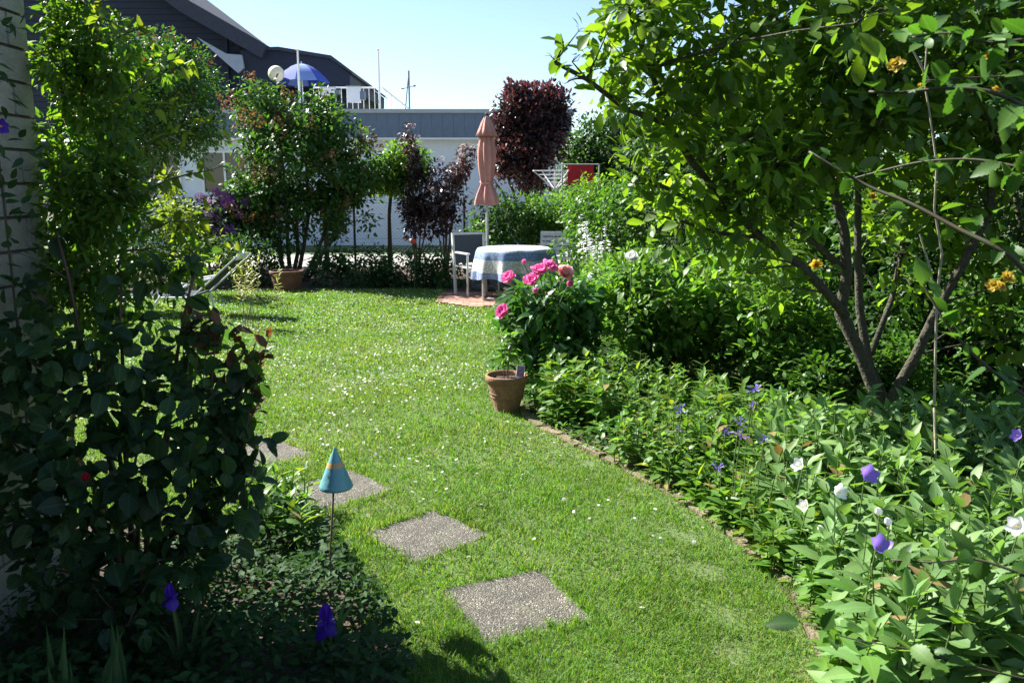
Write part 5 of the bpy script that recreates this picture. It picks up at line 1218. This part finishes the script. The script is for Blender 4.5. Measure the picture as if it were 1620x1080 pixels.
for a, c in tips:
    p = P(a, c, 3.03); q0 = P(300 + (a - 300) * .7 + random.gauss(0, 6), 790, 2.98); pth = bez(q0, np.array((q0[0], q0[1], (q0[2] + p[2]) / 2)), p, 7)
    tb.tube(pth - sb, np.linspace(.005, .002, 7), 4, False); d = norm(pth[-1] - pth[-2])
    for k in range(6): PO.append(p - d * .018 * k); DR.append(d * .7 + sph(1)[0] * .9)
    for k in range(7): f = random.uniform(1, 5.4); i0 = int(f); P2.append(pth[i0] + (pth[i0 + 1] - pth[i0]) * (f - i0)); D2.append(sph(1)[0] + (0, 0, .2))
emit(shrub, sb, np.array(P2), np.array(D2), sph(len(P2)) * .5 + (0, 0, 1), .058 * rng.uniform(.7, 1.3, len(P2)), 'round', 'mid_leaf', 0, 'shoot_leaves')
tb.build('shoot', 'red_stem', shrub); emit(shrub, sb, np.array(PO), np.array(DR), sph(len(PO)) * .5 + (0, 0, 1), .06 * rng.uniform(.6, 1.25, len(PO)), 'oval', 'red_leaf', 80, 'young_leaves', 'young_leaf')
RR = petal('petal', .02, .013, .9, .02, 'petal_red'); flower(shrub, P(137, 755, 2.55) - sb, (.2, -.8, .5), [(6, 30, RR, 1.1, 0), (5, 60, RR, .9, .002), (4, 78, RR, .6, .003)], .005, label='small crimson rosebud')
# lit peony-like foliage by the slab
b = np.array((*G(425, 850)[:2], 0)); poly = [G(*p)[:2] for p in ((365, 860), (490, 880), (485, 810), (385, 785))]; herb('perennial_clump', 'sunlit lance-leaved clump between the dark shrub and the slabs', 'plant', b, bed_stems(poly, .08, (.16, .28)), 'lance', .12, 'light_leaf', 7, indiv=200, lo=.15, elev=(.1, .9))
# shaded ground cover of the left bed and iris
lp = np.concatenate([LEFT[4:] + (-.02, 0), [(-.5, 1.2), (-1.8, 1.4), (-1.8, 3.4)]])
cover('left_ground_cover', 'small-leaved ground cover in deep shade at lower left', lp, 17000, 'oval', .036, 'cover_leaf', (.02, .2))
IPS = petal('petal', .065, .022, .5, .04, 'petal_iris'); IPF = petal('petal', .06, .026, -.5, .04, 'petal_iris')
for a, c, Y, sc, lb in ((516, 984, 2.55, 1.0, 'violet iris bloom in the shade at the foot of the cone stake'), (270, 945, 2.5, .7, 'dark violet iris bloom under the broadleaf shrub')):
    p = P(a, c, Y); b = np.array((p[0], p[1] + .02, 0)); r = thing('iris', lb, 'iris', b, 'violet irises in the left bed'); m = p - b
    MB().tube([(0, 0, 0), (.005, 0, m[2] * .5), m], .005, 6).build('stem', 'green_stem', r); flower(r, m, (.05, -.25, .95), [(3, 68, IPS, sc, .004), (3, -38, IPF, 1.05 * sc, .004), (3, 25, IPF, .6 * sc, .004)], .008 * sc)
    for k in range(5):
        h = random.uniform(.18, .3); x = random.gauss(0, .03); V = [(x - .008, .01 * k, 0), (x + .008, .01 * k, 0), (x + .008 + .02 * (k - 2), .01 * k, h * .6), (x - .008 + .02 * (k - 2), .01 * k, h * .6), (x + .05 * (k - 2), .01 * k - .02, h)]
        MB().add(V, [(0, 1, 2, 3), (3, 2, 4)]).build('blade', 'iris_leaf', r)
b = np.array((*G(135, 1150)[:2], 0)); r = thing('iris_leaves', 'upright sword-shaped leaves at the bottom left corner', 'iris leaves', b)
for k in range(11):
    h = random.uniform(.22, .4); x = random.uniform(-.12, .12); y = random.uniform(-.08, .08); l = random.gauss(0, .05); MB().add([(x - .011, y, 0), (x, y - .006, 0), (x + .011, y, 0), (x - .012 + l * .3, y, h * .55), (x + l * .3, y - .006, h * .55), (x + .012 + l * .3, y, h * .55), (x + l, y, h)], [(0, 1, 4, 3), (1, 2, 5, 4), (3, 4, 6), (4, 5, 6)]).build('blade', 'iris_leaf', r, smooth=True)
b = np.array((*G(560, 1075)[:2], 0)); r = thing('grass_tuft', 'arching grassy leaves at the bottom edge of the shade', 'grass tuft', b)
for k in range(16):
    a = random.uniform(-.5, 1.6); h = random.uniform(.06, .12); l = random.uniform(.1, .2); q = [np.array((math.cos(a) * l * f, math.sin(a) * l * f * .6, h * math.sin(f * 2.4))) for f in (0, .35, .7, 1)]; n_ = np.array((-math.sin(a), math.cos(a), 0)) * .004
    MB().add([q[0] - n_, q[0] + n_, q[1] - n_, q[1] + n_, q[2] - n_ * .8, q[2] + n_ * .8, q[3]], [(0, 1, 3, 2), (2, 3, 5, 4), (4, 5, 6)]).build('blade', 'iris_leaf', r)
# variegated sprays between climber and lilac
b = np.array((P(395, 460, 9.6)[0], 9.6, 0)); r = herb('variegated_shrub', 'loose cream-variegated shoots beside the lounger backrest', 'shrub', b, [(b[0] + random.gauss(0, .12), 9.6 + random.gauss(0, .1), 0, random.uniform(.55, .95)) for _ in range(9)], 'lance', .085, 'cream_leaf', 12, 'pale_twig', lo=.5, lean=.35)
b = np.array((-4.9, 12.6, 0)); sp = pcl([(290, 345, 12.6, 30), (265, 330, 12.6, 30), (300, 375, 12.6, 28), (270, 290, 12.6, 22), (335, 388, 12.6, 24), (300, 410, 12.6, 28), (375, 412, 12.6, 20), (330, 425, 12.6, 22)])
plant('arching_shrub', 'arching shrub with pale yellow-green leaves right of the climber', 'shrub', b, sp, 'wide', .12, 620, 'yellow_leaf', 'pale_twig', limbs=7, r0=.012, indiv=120, twigs=2)

# ================================================================== NEAR CANES AT UPPER RIGHT
kb = np.array((1.42, 1.95, 0)); r = thing('kerria_shrub', 'arching canes with ragged yellow flowers close to the camera at right', 'shrub', kb); PO = []; DR = []; tb = MB(); tp_ = MB()
CAN = [([(1700, 330, 1.8), (1640, 175, 1.8), (1560, 140, 1.85), (1480, 140, 1.9), (1420, 148, 1.95), (1375, 145, 2.0)], .006), ([(1720, 300, 2.1), (1620, 265, 2.2), (1540, 250, 2.3), (1450, 255, 2.4), (1340, 285, 2.6)], .005), ([(1660, 480, 2.1), (1600, 400, 2.1), (1520, 365, 2.2), (1440, 320, 2.3), (1370, 295, 2.4), (1280, 240, 2.5)], .008),
       ([(1640, 640, 1.9), (1560, 580, 1.95), (1500, 520, 2.0), (1450, 430, 2.05)], .005), ([(1680, 930, 1.6), (1610, 905, 1.62), (1540, 880, 1.66), (1480, 890, 1.7), (1410, 885, 1.75)], .004), ([(1700, 1090, 1.55), (1560, 1060, 1.58), (1440, 1025, 1.62), (1340, 1010, 1.66), (1275, 985, 1.7)], .003), ([(1640, 60, 1.7), (1560, 70, 1.75), (1500, 50, 1.8), (1440, 60, 1.85)], .004), ([(1640, 120, 2.3), (1550, 122, 2.35), (1460, 128, 2.4)], .004)]
for pts, rad in CAN:
    q = np.array([P(*p) for p in pts]); t = np.linspace(0, len(q) - 1, 4 * len(q)); qq = np.stack([np.interp(t, np.arange(len(q)), q[:, i]) for i in range(3)], 1)
    for _ in range(3): qq[1:-1] = (qq[:-2] + 2 * qq[1:-1] + qq[2:]) / 4
    g = np.concatenate([bez(kb, (kb + qq[0]) / 2 + (.25, 0, .2), qq[0], 6)[:-1], qq]); tb.tube(g - kb, np.linspace(rad, rad * .45, len(g)), 6)
    for i in range(1, len(qq)):
        for _ in range(1): PO.append(qq[i] + rng.normal(size=3) * .012); DR.append((qq[i] - qq[i - 1]) * 6 + rng.normal(size=3) * .8)
tb.build('stem', 'cane', r, smooth=True)
for a, c in ((1470, 20), (1465, 45), (1555, 40), (1590, 20), (1560, 55), (1450, 55), (1520, 230), (1540, 300), (1500, 270), (1460, 215), (1600, 330), (1590, 220), (1600, 260), (1480, 110), (1440, 60), (1290, 55)):
    p = P(a, c, 1.95 + random.uniform(-.15, .3))
    for _ in range(2): PO.append(p + rng.normal(size=3) * .025); DR.append(rng.normal(size=3) + (0, -.2, -.2))
PO = np.array(PO); emit(r, kb, PO, np.array(DR), sph(len(PO)) * .7 + (0, -.2, 1), .062 * rng.uniform(.6, 1.25, len(PO)), 'serr', 'mid_leaf', 280)
PYE = petal('petal', .022, .008, .4, .05, 'petal_yellow', 3, 4)
for a, c, Y, sc in ((1572, 452, 1.9, 1.05), (1592, 440, 1.9, 1.05), (1580, 455, 1.88, .9), (1418, 104, 2.0, 1.25), (1456, 138, 1.95, .55), (1291, 416, 2.45, 1.1), (1562, 85, 2.0, .8), (1578, 140, 1.9, .6), (1380, 312, 2.4, .8)):
    flower(r, P(a, c, Y) - kb, (random.gauss(-.2, .4), -.7, random.gauss(.1, .4)), [(7, 10, PYE, sc * .85, 0), (6, 40, PYE, sc * .7, .002), (4, 65, PYE, sc * .5, .003)], .004 * sc)
# pale bare twig rising in front of the magnolia
b = np.array((P(1480, 700, 3.6)[0], 3.6, 0)); tb = MB()
for pts in ([(1478, 640), (1482, 470), (1490, 400), (1478, 330), (1482, 260), (1470, 175), (1462, 130), (1468, 50)], [(1470, 130), (1455, 100), (1440, 72)], [(1482, 480), (1470, 420), (1455, 370)]):
    q = np.array([P(a, c, 3.6) for a, c in pts]); tb.tube(q - b, np.linspace(.0055, .003, len(q)), 6, False)
o = MB().tube([(0, 0, 0), (.02, 0, .3), P(1478, 645, 3.6) - b], .0055, 6); tb.v and o.add(tb.v, tb.f); ob = o.build('bare_twig', 'pale_twig', None, b, True); setp(ob, 'thin pale bare branch standing before the magnolia crown', 'branch')
